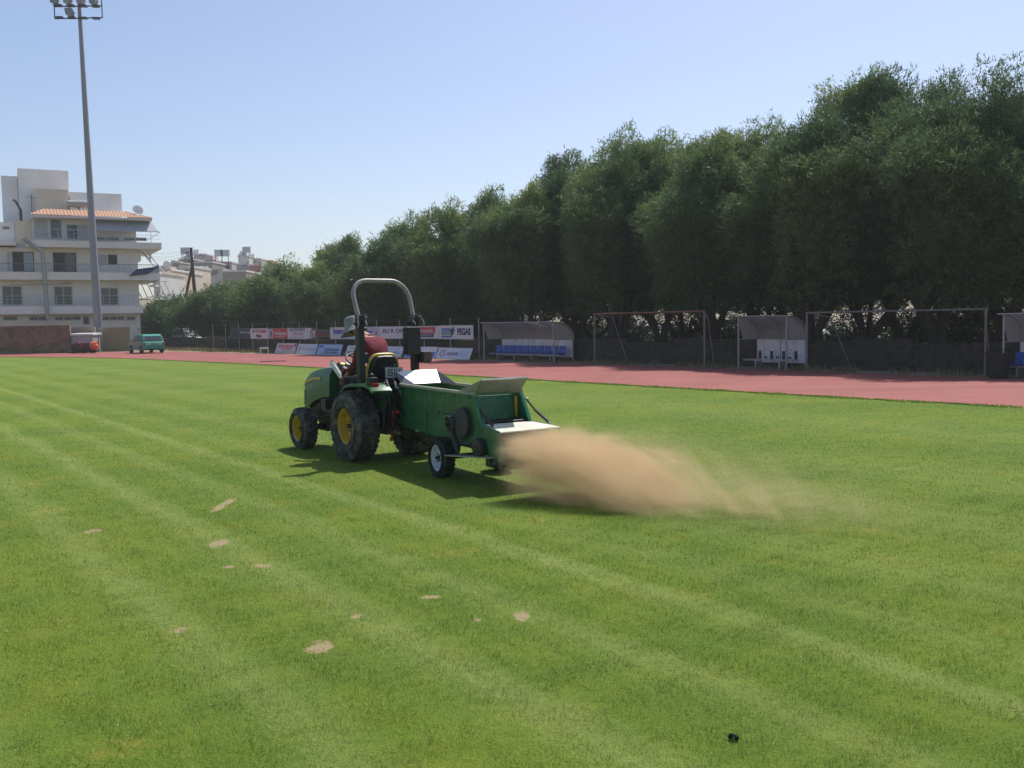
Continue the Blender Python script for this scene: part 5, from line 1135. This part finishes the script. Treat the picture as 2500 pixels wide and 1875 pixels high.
for i in range(7): mb.tube([(x_-1.8+i*.55, 1.5, z_+.9), (x_-1.1+i*.55, 1.5, z_-.9)], .04, 4)
mb.tube([(x_-2, 1.5, z_+.9), (x_+2, 1.5, z_+.9)], .05, 4); mb.tube([(x_-1.4, 1.5, z_-.9), (x_+2, 1.5, z_-.9)], .05, 4); mb.build('pergola', M['railw'], ab)
# ------------------------------------------------------------------ walls in front of the block
WF = Frame(*ground(175, 861)[:2], 6)
def wallpiece(name, px0, px1, pyt, pyb, NN, mt, label, cat, th=.3, bevel=.03):
    u0 = WF.hit(px0, pyb, NN)[0]; u1 = WF.hit(px1, pyb, NN)[0]; zt_ = WF.hit((px0+px1)/2, pyt, NN)[1]
    mb = MB(); mb.box(u0, u1, NN, NN+th, -.1, zt_); o = mb.build(name, mt, None, loc=WF.o, deg=WF.deg, bevel=bevel); return tag(o, label, cat)
wallpiece('stone_wall', -260, 173, 797, 861, 0, M['brownwall'], 'tall brown stone wall left of the grey machine shed', 'wall')
wallpiece('boundary_wall', 174, 234, 798, 861, 2.4, mat('old_plaster', (.3, .24, .2), .9, var=.2, scale=1.2, dirt=((.2, .14, .1), .6, 1)), 'old plastered wall piece behind the grey machine shed', 'wall')
o = wallpiece('sheet_fence', 252, 319, 799, 857, 2.0, mat('khaki_sheet', (.28, .24, .13), .8, dirt=((.2, .16, .1), .6, 1)), 'khaki sheet fence between the light pole and the green hatchback', 'fence', .06, 0)
sh_ = empty('machine_shed', WF.w(WF.hit(201, 856, .2)[0], .2), WF.deg, 'small grey shed with a white roof edge behind the red and black tank machine', 'shed')
wS = (WF.hit(228, 850, .2)[0]-WF.hit(175, 850, .2)[0])/2; hS = WF.hit(200, 814, .2)[1]
mb = MB(); mb.box(-wS, wS, .0, .08, 0, hS-.15); mb.box(-wS, -wS+.08, .082, 1.8, 0, hS-.15); mb.box(wS-.08, wS, .082, 1.8, 0, hS-.15); mb.build('wall', mat('grey_panel', (.36, .37, .39), .6, var=.05, dirt=((.3, .28, .25), .4, 1)), sh_)
mb = MB(); mb.hexa([(-wS-.08, -.15, hS-.148), (wS+.08, -.15, hS-.148), (wS+.08, 2, hS-.148), (-wS-.08, 2, hS-.148), (-wS-.08, -.15, hS-.02), (wS+.08, -.15, hS-.02), (wS+.08, 2, hS+.03), (-wS-.08, 2, hS+.03)]); mb.build('roof', M['white'], sh_)
# floodlight mast
def mast():
    g = ground(243, 857); D = float(g[1]); o = empty('floodlight_mast', g, 4, 'very tall tapering grey floodlight mast in front of the apartment block', 'mast')
    FRM = Frame(g[0], g[1], 0)
    xt, zt_ = FRM.hit(193, 0); H = zt_+3.4
    xbase = FRM.hit(243, 857)[0]
    mb = MB(); lx = (xt-xbase)/zt_
    n = 12; segs = 8
    pts = [(0*1, 0, 0)]; mb.tube([(lx*H*i/segs, 0, H*i/segs) for i in range(segs+1)], [.36-.24*i/segs for i in range(segs+1)], n)
    pole = mb.build('pole', mat('mast_steel', (.27, .28, .31), .5, .3, dirt=((.35, .22, .17), .5, .8)), o, smooth=True)
    mb = MB(); mb.box(-.62, .62, -.5, .5, 0, FRM.hit(243, 802)[1]); mb.build('base', M['galv'], o, bevel=.03)
    def rack(py, px0, px1, lamps, slots):
        xa, z0 = FRM.hit(px0, py+2); xb, z1 = FRM.hit(px1, py-3); r = MB(); r.tube([(xa, -.3, z0), (xb, -.3, z1)], .05, 6)
        rr = r.build('crossarm', M['iron'], o)
        for px_ in slots:
            x, z = FRM.hit(px_, py); b = MB(); b.box(x-.28, x+.28, -.5, -.1, z-.02, z+.09); b.build('mount', M['iron'], rr)
        for px_, mt in lamps:
            x, z = FRM.hit(px_, py); b = MB(); z += .34
            b.hexa([(x-.25, -.75, z-.2), (x+.25, -.75, z-.25), (x+.3, -.15, z-.2), (x-.2, -.15, z-.15), (x-.36, -.7, z+.36), (x+.2, -.7, z+.42), (x+.22, -.2, z+.36), (x-.3, -.2, z+.3)])
            l = b.build('floodlight', mt, rr, bevel=.05)
            b = MB(); b.box(x+.26, x+.36, -.5, -.35, z-.02, z+.12); b.tube([(x-.2, -.45, z-.3), (x+.3, -.45, z-.3)], .04, 5); b.build('bracket', M['galv'], l)
    g1 = mat('lamp_grey', (.22, .24, .25), .5); g2 = mat('lamp_pinkish', (.34, .26, .3), .5)
    rack(19, 137, 249, [(141, g1), (172, g2), (203, g2), (233, g1)], [149, 178, 207, 236])
    rack(48, 139, 252, [(177, g1)], [151, 180, 207, 237])
    rack(-12, 135, 247, [(139, g1), (170, g1), (201, g2), (231, g1)], [147, 176, 205, 234])
    r = MB()
    for px_a, px_b in ((136.5, 139.5), (248, 252)):
        xa, za = FRM.hit(px_a, -40); xb, zb = FRM.hit(px_b, 50 if px_a < 200 else 45); r.tube([(xa, -.3, za), (xb, -.3, zb)], .045, 5)
    r.build('frame_upright', M['iron'], o)
mast()
# ------------------------------------------------------------------ cars
def car(name, p, deg, L_, W__, H_, paint, label, suv=False, group=None):
    o = empty(name, p, deg, label, 'car', group); hw = W__/2
    if suv: st = [(-.5, .42, .55, .95, None), (-.46, .36, .55, 1.0, .93), (-.36, .30, .56, 1.0, 1.0), (.1, .30, .56, 1.0, 1.0), (.2, .30, .56, .97, .97), (.28, .3, .56, .62, None), (.46, .32, .55, .58, None), (.5, .42, .5, .52, None)]
    # side outline: (x, z) body and cabin
    def sx(v): return v*L_
    belt = .60*H_ if not suv else .56*H_
    body = [(-.5, .22), (-.505, .45), (-.47, .62), (.18, .62), (.30, .58), (.44, .52), (.495, .42), (.5, .22), (.42, .17), (-.42, .17)]
    cab = [(-.47, .615), (-.40, .93), (-.33, 1.0), (.02, 1.0), (.12, .93), (.27, .60)] if not suv else [(-.485, .615), (-.47, .93), (-.42, 1.0), (.06, 1.0), (.12, .95), (.22, .60)]
    V, F = [], []
    def loft(poly, wlow, wtop, zlow, ztop):
        b = len(V); n = len(poly)
        for s in (-1, 1):
            for x, z in poly:
                q = (z-zlow)/(ztop-zlow); w_ = hw*(wlow+(wtop-wlow)*max(0, min(1, q))); w_ *= 1-.10*max(0, (abs(x)-.38)/.12)**1.5
                V.append((sx(x), s*w_, z*H_))
        F.extend([tuple(b+i for i in range(n)), tuple(b+n+i for i in reversed(range(n)))]+[(b+i, b+n+i, b+(i+1) % n+n, b+(i+1) % n) for i in range(n)])
    mb = MB(); loft(body, 1.0, .97, .17, .62); mb.add(V, F); V.clear(); F.clear()
    loft(cab, .96, .80, .6, 1.0); mb.add(V, F)
    mb.build('body', paint, o, bevel=.05)
    glass_ = [('rear_window', [(-.4725+.012, .66), (-.4125, .90)], 'back'), ]
    # rear window quad, windscreen quad, side windows
    def cabw(z): return hw*(.96+(.80-.96)*((z-.6)/.4))
    def quad(nm, x0, z0, x1, z1, off, inset):
        a, b = cabw(z0)-inset, cabw(z1)-inset; mbq = MB(); P = [(sx(x0)+off, -a, z0*H_), (sx(x0)+off, a, z0*H_), (sx(x1)+off, b, z1*H_), (sx(x1)+off, -b, z1*H_)]
        Q = [(x+(.015 if off < 0 else -.015), y, z) for x, y, z in P]; mbq.hexa([P[0], P[1], Q[1], Q[0], P[3], P[2], Q[2], Q[3]]); mbq.build(nm, M['carglass'], o)
    if suv: quad('rear_window', -.479, .68, -.470, .90, -.012, .14); quad('windshield', .20, .63, .125, .92, .012, .1)
    else: quad('rear_window', -.459, .67, -.407, .90, -.014, .13); quad('windshield', .25, .63, .13, .90, .014, .1)
    for s in (-1, 1):
        for nm, P in (('side_window', [(-.40, .66), (-.35, .90), (-.12, .92), (-.12, .66)]), ('side_window', [(-.10, .66), (-.10, .92), (.03, .92), (.10, .89), (.19, .66)])):
            mq = MB(); n = len(P); A = [(sx(x), s*(cabw(z)+.006), z*H_) for x, z in P]; B = [(sx(x), s*(cabw(z)-.02), z*H_) for x, z in P]
            mq.add(A+B, [tuple(range(n)), tuple(reversed(range(n, 2*n)))]+[(i, i+n, (i+1) % n+n, (i+1) % n) for i in range(n)]); mq.build(nm, M['carglass'], o)
        mq = MB(); mq.box(sx(-.507), sx(-.485), s*hw*.90-.14*(s > 0), s*hw*.90+.14*(s < 0), .44*H_, .56*H_); mq.build('tail_light', M['redl'], o, bevel=.02)
        mq = MB(); mq.box(sx(.47), sx(.497), s*hw*.78-.14, s*hw*.78+.14, .40*H_, .47*H_); mq.build('headlight', M['plate'], o, bevel=.02)
        mq = MB(); mq.box(sx(.13), sx(.16), s*hw*.98, s*hw*.98+s*.14, .63*H_, .70*H_); mq.build('side_mirror', paint, o, bevel=.02)
        for x in (-.32, .33):
            r_ = .29 if not suv else .37; wq = MB(); yy = s*(hw-.10); wq.lathe([(.17, -.09), (r_*.93, -.095), (r_, -.06), (r_, .06), (r_*.93, .095), (.17, .09)], (sx(x), yy, r_), 24); wh = wq.build('wheel', M['tyre2'], o, smooth=True)
            wq = MB(); wq.lathe([(.19, s*.085), (.17, s*.075), (.12, s*.06), (.001, s*.07)], (sx(x), yy, r_), 16); wq.build('rim', M['steel'], wh, smooth=True)
    mq = MB(); mq.box(sx(-.515), sx(-.49), -hw*.86, hw*.86, .25*H_, .37*H_); mq.build('bumper', paint, o, bevel=.03)
    mq = MB(); mq.box(sx(-.5075), sx(-.50), -.25, .25, .45*H_, .53*H_); mq.build('number_plate', M['plate'], o)
    return o
M['carglass'] = mat('car_glass', (.05, .07, .075), .08, spec=.9, var=.1)
M['teal'] = mat('teal_paint', (.02, .32, .21), .35, coat=.5, var=.05, dirt=((.2, .25, .2), .3, 2))
M['silver'] = mat('silver_paint', (.30, .33, .34), .45, .2, coat=.1, var=.04); M['carwhite'] = mat('white_car_paint', (.7, .7, .7), .3, coat=.5, var=.02)
gr, gl_ = ground(392, 863), ground(318, 860)
ct = ground(358, 861.5); car('parked_car', ct, 128, 3.75, 1.66, 1.38, M['teal'], 'teal green hatchback parked on the far end of the red track, seen from behind')
car('parked_car', ROW.w(rx(462, 32.8), 32.8), RD+4, 4.2, 1.75, 1.75, M['silver'], 'silver off-road car parked in the shade behind the low wall', suv=True)
for px_, NN, pt, lab in [(1400, 43, M['carwhite'], 'white car glimpsed under the trees between the long dugout and the rusty goal'), (1600, 44, M['silver'], 'silver car glimpsed through the net of the rusty goal'), (1965, 43, M['carwhite'], 'white car glimpsed behind the left post of the wide dark goal'), (1060, 42, M['carwhite'], 'white car glimpsed in the gap below the right hand banners')]:
    car('parked_car', ROW.w(rx(px_, NN), NN), RD, 3.9, 1.65, 1.45, pt, lab, group='cars beyond the trees')
# red and black tank machine beside the shed
cm = empty('field_roller', ground(211, 862), 4, 'old red and black tank machine with an orange drum standing by the grey shed', 'machine')
mb = MB(); mb.prism([(-1.25, .55), (-1.2, 1.05), (-.95, 1.2), (.75, 1.2), (.8, .55), (.6, .4), (-1.1, .4)], -.5, .5); mb.build('tank', mat('tank_black', (.05, .03, .03), .6, dirt=((.2, .06, .04), .7, 3)), cm, bevel=.05)
mb = MB(); mb.cyl((.72, -.45, .85), (1.15, -.5, .85), .52, n=24); mb.cyl((1.15, -.5, .85), (1.25, -.5, .9), .2, n=12); mb.build('orange_drum', mat('orange_paint', (.55, .08, .03), .5, dirt=((.7, .3, .15), .5, 4)), cm, smooth=True, bevel=.03)
mb = MB(); mb.box(-1.2, 1.0, -.4, .4, .22, .4); mb.tube([(-.6, -.55, 1.35), (-.1, -.6, .8)], .05, 6); mb.build('frame', M['iron'], cm)
mb = MB(); mb.tube([(-.75, -.55, 1.4), (-.55, -.57, 1.36), (-.05, -.6, .72)], .045, 6); mb.build('arm', M['red'], cm)
for x in (-.9, -.2, .6):
    mb = MB(); mb.cyl((x, -.5, .2), (x, -.38, .2), .2, n=16); mb.cyl((x, .38, .2), (x, .5, .2), .2, n=16); mb.build('wheel_pair', M['tyre2'], cm)
cm.scale = (.8, .8, .66)
for i in range(9):
    g = ground(134+i*5.6+rng.uniform(-1, 1), 861+rng.uniform(-.5, 1)); s = rng.uniform(.1, .2); mb = MB(); mb.ball((0, 0, s*.6), s, 5, (1.3, 1, .8)); o = mb.build('rock', M['rubble'], None, loc=g)
    for v in o.data.vertices: v.co *= float(rng.uniform(.8, 1.15))
    tag(o, 'rubble stone, number %d from the left'%i if 0 else ['leftmost rubble stone of the short line at the foot of the brown wall', 'second rubble stone from the left at the foot of the brown wall', 'third rubble stone from the left at the foot of the brown wall', 'fourth rubble stone from the left at the foot of the brown wall', 'middle rubble stone of the line at the foot of the brown wall', 'rubble stone just right of the middle of the line by the brown wall', 'third rubble stone from the right, near the red and black machine', 'second rubble stone from the right, near the red and black machine', 'rightmost rubble stone, touching the shade of the red and black machine'][i], 'rock', 'rubble stones by the machine')
# ------------------------------------------------------------------ utility pole and wires
def YF(D): return Frame(0, D, 0)
F_ = YF(112.)
x0, z0 = F_.hit(474, 700); x1, z1 = F_.hit(466, 606)
up_ = empty('utility_pole', (x0, 112., 0), 0, 'dark wooden utility pole with a propping strut rising above the low trees', 'pole')
M['wood'] = mat('dark_wood', (.045, .035, .03), .9)
mb = MB(); mb.tube([(.6, 0, 0), (0, 0, z0), (x1-x0, 0, z1)], [.24, .22, .17], 8); mb.build('post', M['wood'], up_, smooth=True)
xs_, zs_ = F_.hit(464.5, 645); mb = MB(); mb.tube([(-2.2, 0, 0), (F_.hit(460, 690)[0]-x0, 0, F_.hit(460, 690)[1]), (xs_-x0+.3, 0, zs_)], .17, 8); mb.build('strut', M['wood'], up_, smooth=True)
mb = MB(); mb.tube([(x1-x0-.7, -.1, z1-.6), (x1-x0+.2, -.1, z1-.3)], .05, 5); mb.cyl((x1-x0, 0, z1), (x1-x0, 0, z1+.05), .3, n=8)
for i in range(4): mb.tube([(x1-x0-.6+i*.1, -.1, z1-.5-i*.35), (x1-x0-.9, -.2, z1-.8-i*.3), (x1-x0-.5, -.2, z1-1.2-i*.3)], .03, 4); mb.cyl((x1-x0-.2, -.2, z1-.7-i*.35), (x1-x0-.2, -.2, z1-.55-i*.35), .07, n=8)
mb.build('insulator', M['iron'], up_)
def wire(a, b, sag, label, r=.012):
    mb = MB(); a, b = Vector(a), Vector(b); pts = [a.lerp(b, t/14)-Vector((0, 0, sag*4*(t/14)*(1-t/14))) for t in range(15)]
    o = mb.tube(pts, r, 4).build('overhead_wire', M['wire'], None); return tag(o, label, 'wire', 'overhead wires')
fa = lambda px_, py_, D: (YF(D).hit(px_, py_)[0], D, YF(D).hit(px_, py_)[1])
wire(fa(462, 610, 112), fa(368, 617, 150), .3, 'topmost thin wire running left from the pole top to the balconies')
wire(fa(462, 616, 112), fa(372, 626, 150), .3, 'second thin wire running left from the pole top')
wire(fa(462, 622, 112), fa(376, 634, 150), .3, 'third thin wire running left from the pole top')
wire(fa(461, 618, 112), fa(378, 656, 95), .3, 'thick twisted cable sagging from the pole to the dark balcony awning', .045)
wire(fa(378, 656, 95), fa(0, 693, 80), .6, 'long cable drooping across the front of the apartment block', .02)
# ------------------------------------------------------------------ town on the hill
mb = MB(); V = []; nx, ny = 40, 14
for j in range(ny+1):
    for i in range(nx+1):
        x = -150+240*i/nx; y = 135+190*j/ny; q = max(0, min(1, (y-140)/150)); s = q*q*(3-2*q); e = math.exp(-((x+58)/62)**2)*1.0+.15
        V.append((x, y, -.4+s*15*e+.35*math.sin(x*.21+y*.13)*s))
mb.add(V, [(j*(nx+1)+i, j*(nx+1)+i+1, (j+1)*(nx+1)+i+1, (j+1)*(nx+1)+i) for j in range(ny) for i in range(nx)])
tag(mb.build('hill', M['dirt'], None, smooth=True, fix=False), kind='structure')
wc = {k: mat('town_'+k, c, .9, var=.06, scale=.4, dirt=((c[0]*.7, c[1]*.66, c[2]*.6), .5, .3)) for k, c in dict(cream=(.56, .50, .42), white=(.62, .60, .57), peach=(.60, .44, .32), grey=(.40, .37, .34), stone=(.30, .25, .21), yellow=(.62, .55, .40), pink=(.55, .38, .33)).items()}
M['roofred'] = mat('roof_red', (.38, .14, .09), .8); M['orange'] = mat('roof_orange', (.60, .20, .08), .8)
def house(px0, px1, pyt, D, col, label, deg=0, wins=(), extras=(), tiers=()):
    f = YF(D); xa, zt_ = f.hit(px0, pyt); xb, _ = f.hit(px1, pyt); xc = (xa+xb)/2; hw = (xb-xa)/2
    o = empty('town_house', (xc, D, 0), deg, label, 'building', 'houses on the hill')
    mb = MB(); mb.box(-hw, hw, 0, 9, -.5, zt_); mb.build('wall', wc[col], o)
    mb = MB(); mb.box(-hw-.12, hw+.12, -.14, 9.1, zt_+.002, zt_+.3); mb.build('parapet', wc['white' if col != 'white' else 'cream'], o)
    for (a, t, w_, h_) in wins:                    # px position, py top, px width, py height
        x, z = f.hit(a, t); x2, z2 = f.hit(a+w_, t+h_); mb = MB(); mb.box(x-xc-.08, x2-xc+.08, -.04, -.003, z2-.08, z+.08); w0 = mb.build('window', wc['white'], o)
        mb = MB(); mb.box(x-xc, x2-xc, -.06, -.042, z2, z); mb.build('pane', M['glass'], w0)
    for (a, t, w_, h_, mt, dep) in tiers:          # further volumes: balcony bands, roof rooms, coloured walls
        x, z = f.hit(a, t); x2, z2 = f.hit(a+w_, t+h_); mb = MB(); mb.box(x-xc, x2-xc, -dep, -.004 if dep > 0 else 4, z2, z); mb.build('balcony' if dep > 0 else 'roof_room', mt, o)
    for e in extras:
        x, z = f.hit(e[1], e[2]); x -= xc; mb = MB()
        if e[0] == 'tank':
            mb.cyl((x-.7, 1.5, z+1.2), (x+.7, 1.5, z+1.2), .42, n=12); mb.hexa([(x-1, .2, z), (x+1, .2, z), (x+1, 1.4, z+.8), (x-1, 1.4, z+.8), (x-1, .2, z+.08), (x+1, .2, z+.08), (x+1, 1.4, z+.9), (x-1, 1.4, z+.9)]); mb.build('solar_heater', M['white'], o)
        elif e[0] == 'tower':
            mb.box(x-.9, x+.9, .6, 1.4, z+1.3, z+2.7); mb.build('water_tank', M['pgrey'], o); mb = MB()
            for s in (-.7, .7): mb.box(x+s-.06, x+s+.06, .7, .82, z, z+1.3)
            mb.build('stand', M['iron'], o)
        elif e[0] == 'dish': mb.ball((x, -.3, z), .6, 6, (1, .3, 1)); mb.build('satellite_dish', M['white'], o, smooth=True)
    return o
c5 = lambda x, y: (340+x/5.53, 580+y/5.53)
def H5(x0, x1, yt, D, col, label, wins=(), extras=(), tiers=()):
    house(c5(x0, 0)[0], c5(x1, 0)[0], c5(0, yt)[1], D, col, label, wins=[(*c5(a, b), w_/5.53, h_/5.53) for a, b, w_, h_ in wins], extras=[(e[0], *c5(e[1], e[2])) for e in extras], tiers=[(*c5(t[0], t[1]), t[2]/5.53, t[3]/5.53, t[4], t[5]) for t in tiers])
H5(190, 275, 490, 118, 'white', 'narrow white block right beside the apartment block with grey balconies', wins=[(205, 560, 20, 50), (235, 720, 30, 70)], tiers=[(185, 495, 85, 35, wc['cream'], 1.2), (185, 640, 90, 30, wc['white'], 1.2)])
H5(272, 420, 450, 128, 'peach', 'peach coloured block with open balconies beside the apartment block', wins=[(300, 510, 40, 85), (360, 515, 35, 80)], tiers=[(290, 455, 140, 40, wc['peach'], 1.4), (295, 600, 130, 45, wc['peach'], 1.4), (285, 380, 80, 62, wc['pink'], 0)], extras=[('dish', 388, 372)])
H5(420, 590, 478, 140, 'cream', 'cream house with a pale balcony left of the utility pole', wins=[(490, 530, 25, 60), (540, 540, 20, 45)], tiers=[(465, 478, 130, 32, wc['white'], 1.3)])
H5(540, 720, 408, 150, 'yellow', 'pale yellow house just behind the utility pole', wins=[(610, 430, 60, 22)], tiers=[(560, 455, 160, 20, wc['white'], 1.2)])
H5(385, 545, 345, 190, 'stone', 'brown stone building low on the skyline left of the pole', wins=[(430, 375, 20, 18)], tiers=[(430, 310, 55, 40, wc['stone'], 0)])
H5(540, 700, 300, 205, 'stone', 'grey brown house with a raised water tank left of the pole top', wins=[(560, 330, 30, 20), (620, 345, 50, 20)], extras=[('tower', 605, 300), ('tank', 650, 300)])
H5(725, 905, 238, 225, 'cream', 'tall cream house right of the pole with two small square windows', wins=[(738, 256, 20, 24), (855, 254, 20, 24)], extras=[('tank', 745, 238)], tiers=[(800, 215, 60, 30, wc['cream'], 0)])
H5(880, 1030, 318, 215, 'cream', 'cream house with a red top storey below the tall cream one', tiers=[(905, 248, 90, 70, wc['pink'], 0), (880, 312, 150, 12, M['roofred'], .5)])
H5(740, 985, 345, 195, 'stone', 'wide weathered tan house front beneath the tall cream house', wins=[(900, 415, 25, 12)])
H5(1010, 1245, 345, 205, 'cream', 'cream house with a maroon strip and two raised water tanks', wins=[(1070, 350, 30, 30), (1170, 385, 50, 30)], extras=[('tower', 1062, 330), ('tower', 1146, 332)], tiers=[(1100, 332, 120, 42, M['roofred'], .4)])
H5(1240, 1300, 400, 210, 'white', 'small white house at the dip in the skyline')
H5(760, 1130, 450, 170, 'white', 'long low white house with a red roof edge and several dishes', extras=[('dish', 845, 430), ('dish', 910, 432)], tiers=[(755, 492, 260, 14, M['roofred'], .6), (1000, 445, 60, 40, wc['stone'], .2)])
H5(1120, 1440, 468, 160, 'stone', 'long dark stone building partly behind the tree tops')
H5(1335, 1480, 262, 220, 'white', 'tall pale house with a roof tank right of the skyline dip', wins=[(1455, 330, 25, 16)], extras=[('tank', 1380, 262), ('tower', 1436, 280)])
H5(1460, 1640, 300, 224, 'cream', 'pale house stepping down behind the thin tree tops', wins=[(1540, 320, 30, 14)], extras=[('tank', 1500, 300)])
H5(1312, 1480, 370, 200, 'grey', 'grey house below the tall pale one', wins=[(1390, 360, 70, 24), (1500, 365, 18, 26)])
H5(1480, 1640, 385, 196, 'stone', 'dark red walled house with a pale base', tiers=[(1502, 378, 125, 84, M['roofred'], .4)])
H5(1640, 1860, 365, 200, 'cream', 'cream house with arched windows under a bright orange roof', wins=[(1680, 375, 22, 45), (1760, 372, 22, 48)], tiers=[(1715, 308, 90, 60, M['orange'], 0)])
house(793, 840, 600, 215, 'pink', 'small pink house poking above the tree tops in mid skyline', wins=[(804, 602, 5, 4), (813, 601.5, 4, 3.5)]); house(772, 800, 614, 212, 'stone', 'brown roofed house beside the small pink one in mid skyline')
# undergrowth beyond the trees: dark leaves added to stand in for shade
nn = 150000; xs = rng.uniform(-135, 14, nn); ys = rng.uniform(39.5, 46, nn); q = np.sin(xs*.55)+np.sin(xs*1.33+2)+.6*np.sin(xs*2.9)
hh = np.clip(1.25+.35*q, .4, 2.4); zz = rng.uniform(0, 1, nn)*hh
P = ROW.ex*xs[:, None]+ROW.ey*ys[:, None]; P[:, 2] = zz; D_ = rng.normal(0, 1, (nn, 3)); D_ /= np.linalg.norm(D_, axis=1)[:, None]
o = bpy.data.objects.new('undergrowth', leaf_mesh('undergrowth', P, D_, rng.uniform(.2, .5, nn), rng.uniform(.08, .2, nn), rng.uniform(0, 1, nn), M['leaf2'])); COL.objects.link(o); tag(o, 'dark undergrowth of added leaves, standing in for shade beyond the tree row', 'undergrowth', kind='stuff')
# small black lump in the foreground, added for a plain black spot
g = ground(1790, 1808); mb = MB(); mb.ball((0, 0, .014), .017, 6, (1.5, .9, .9)); o = mb.build('black_lump', mat('lump_black', (.004, .004, .004), .9, var=.3), None, loc=g, deg=-35)
for v in o.data.vertices: v.co *= float(rng.uniform(.88, 1.14))
tag(o, 'small added black lump lying alone on the grass near the bottom edge', 'black_lump')
# haze
mb = MB(); mb.box(-330, 330, -20, 420, -1.2, 48); m = bpy.data.materials.new('haze_air'); m.use_nodes = True; n = m.node_tree; n.nodes.clear()
ou = n.nodes.new('ShaderNodeOutputMaterial'); pv = n.nodes.new('ShaderNodeVolumePrincipled'); pv.inputs['Color'].default_value = (.86, .93, 1, 1); pv.inputs['Density'].default_value = .0005; pv.inputs['Anisotropy'].default_value = .3
n.links.new(pv.outputs[0], ou.inputs['Volume']); tag(mb.build('haze', m, None), 'thin summer haze in the air', 'haze', kind='stuff')

# ------------------------------------------------------------------ turn lettering into meshes
bpy.context.view_layer.update(); dg = bpy.context.evaluated_depsgraph_get(); new = []
for o in [o for o in sc.objects if o.type == 'FONT']:
    me = bpy.data.meshes.new_from_object(o.evaluated_get(dg)); new.append((o, me))
for o, me in new:
    q = bpy.data.objects.new('tmp', me); COL.objects.link(q); q.parent = o.parent; q.location = o.location; q.rotation_euler = o.rotation_euler; q.scale = o.scale
    fit = o.get('fit', 0); nm = o.name
    if fit and len(me.vertices):
        xs = [v.co.x for v in me.vertices]; wd = max(xs)-min(xs)
        if wd > 0: q.scale[0] = fit/wd
    bpy.data.objects.remove(o); q.name = nm
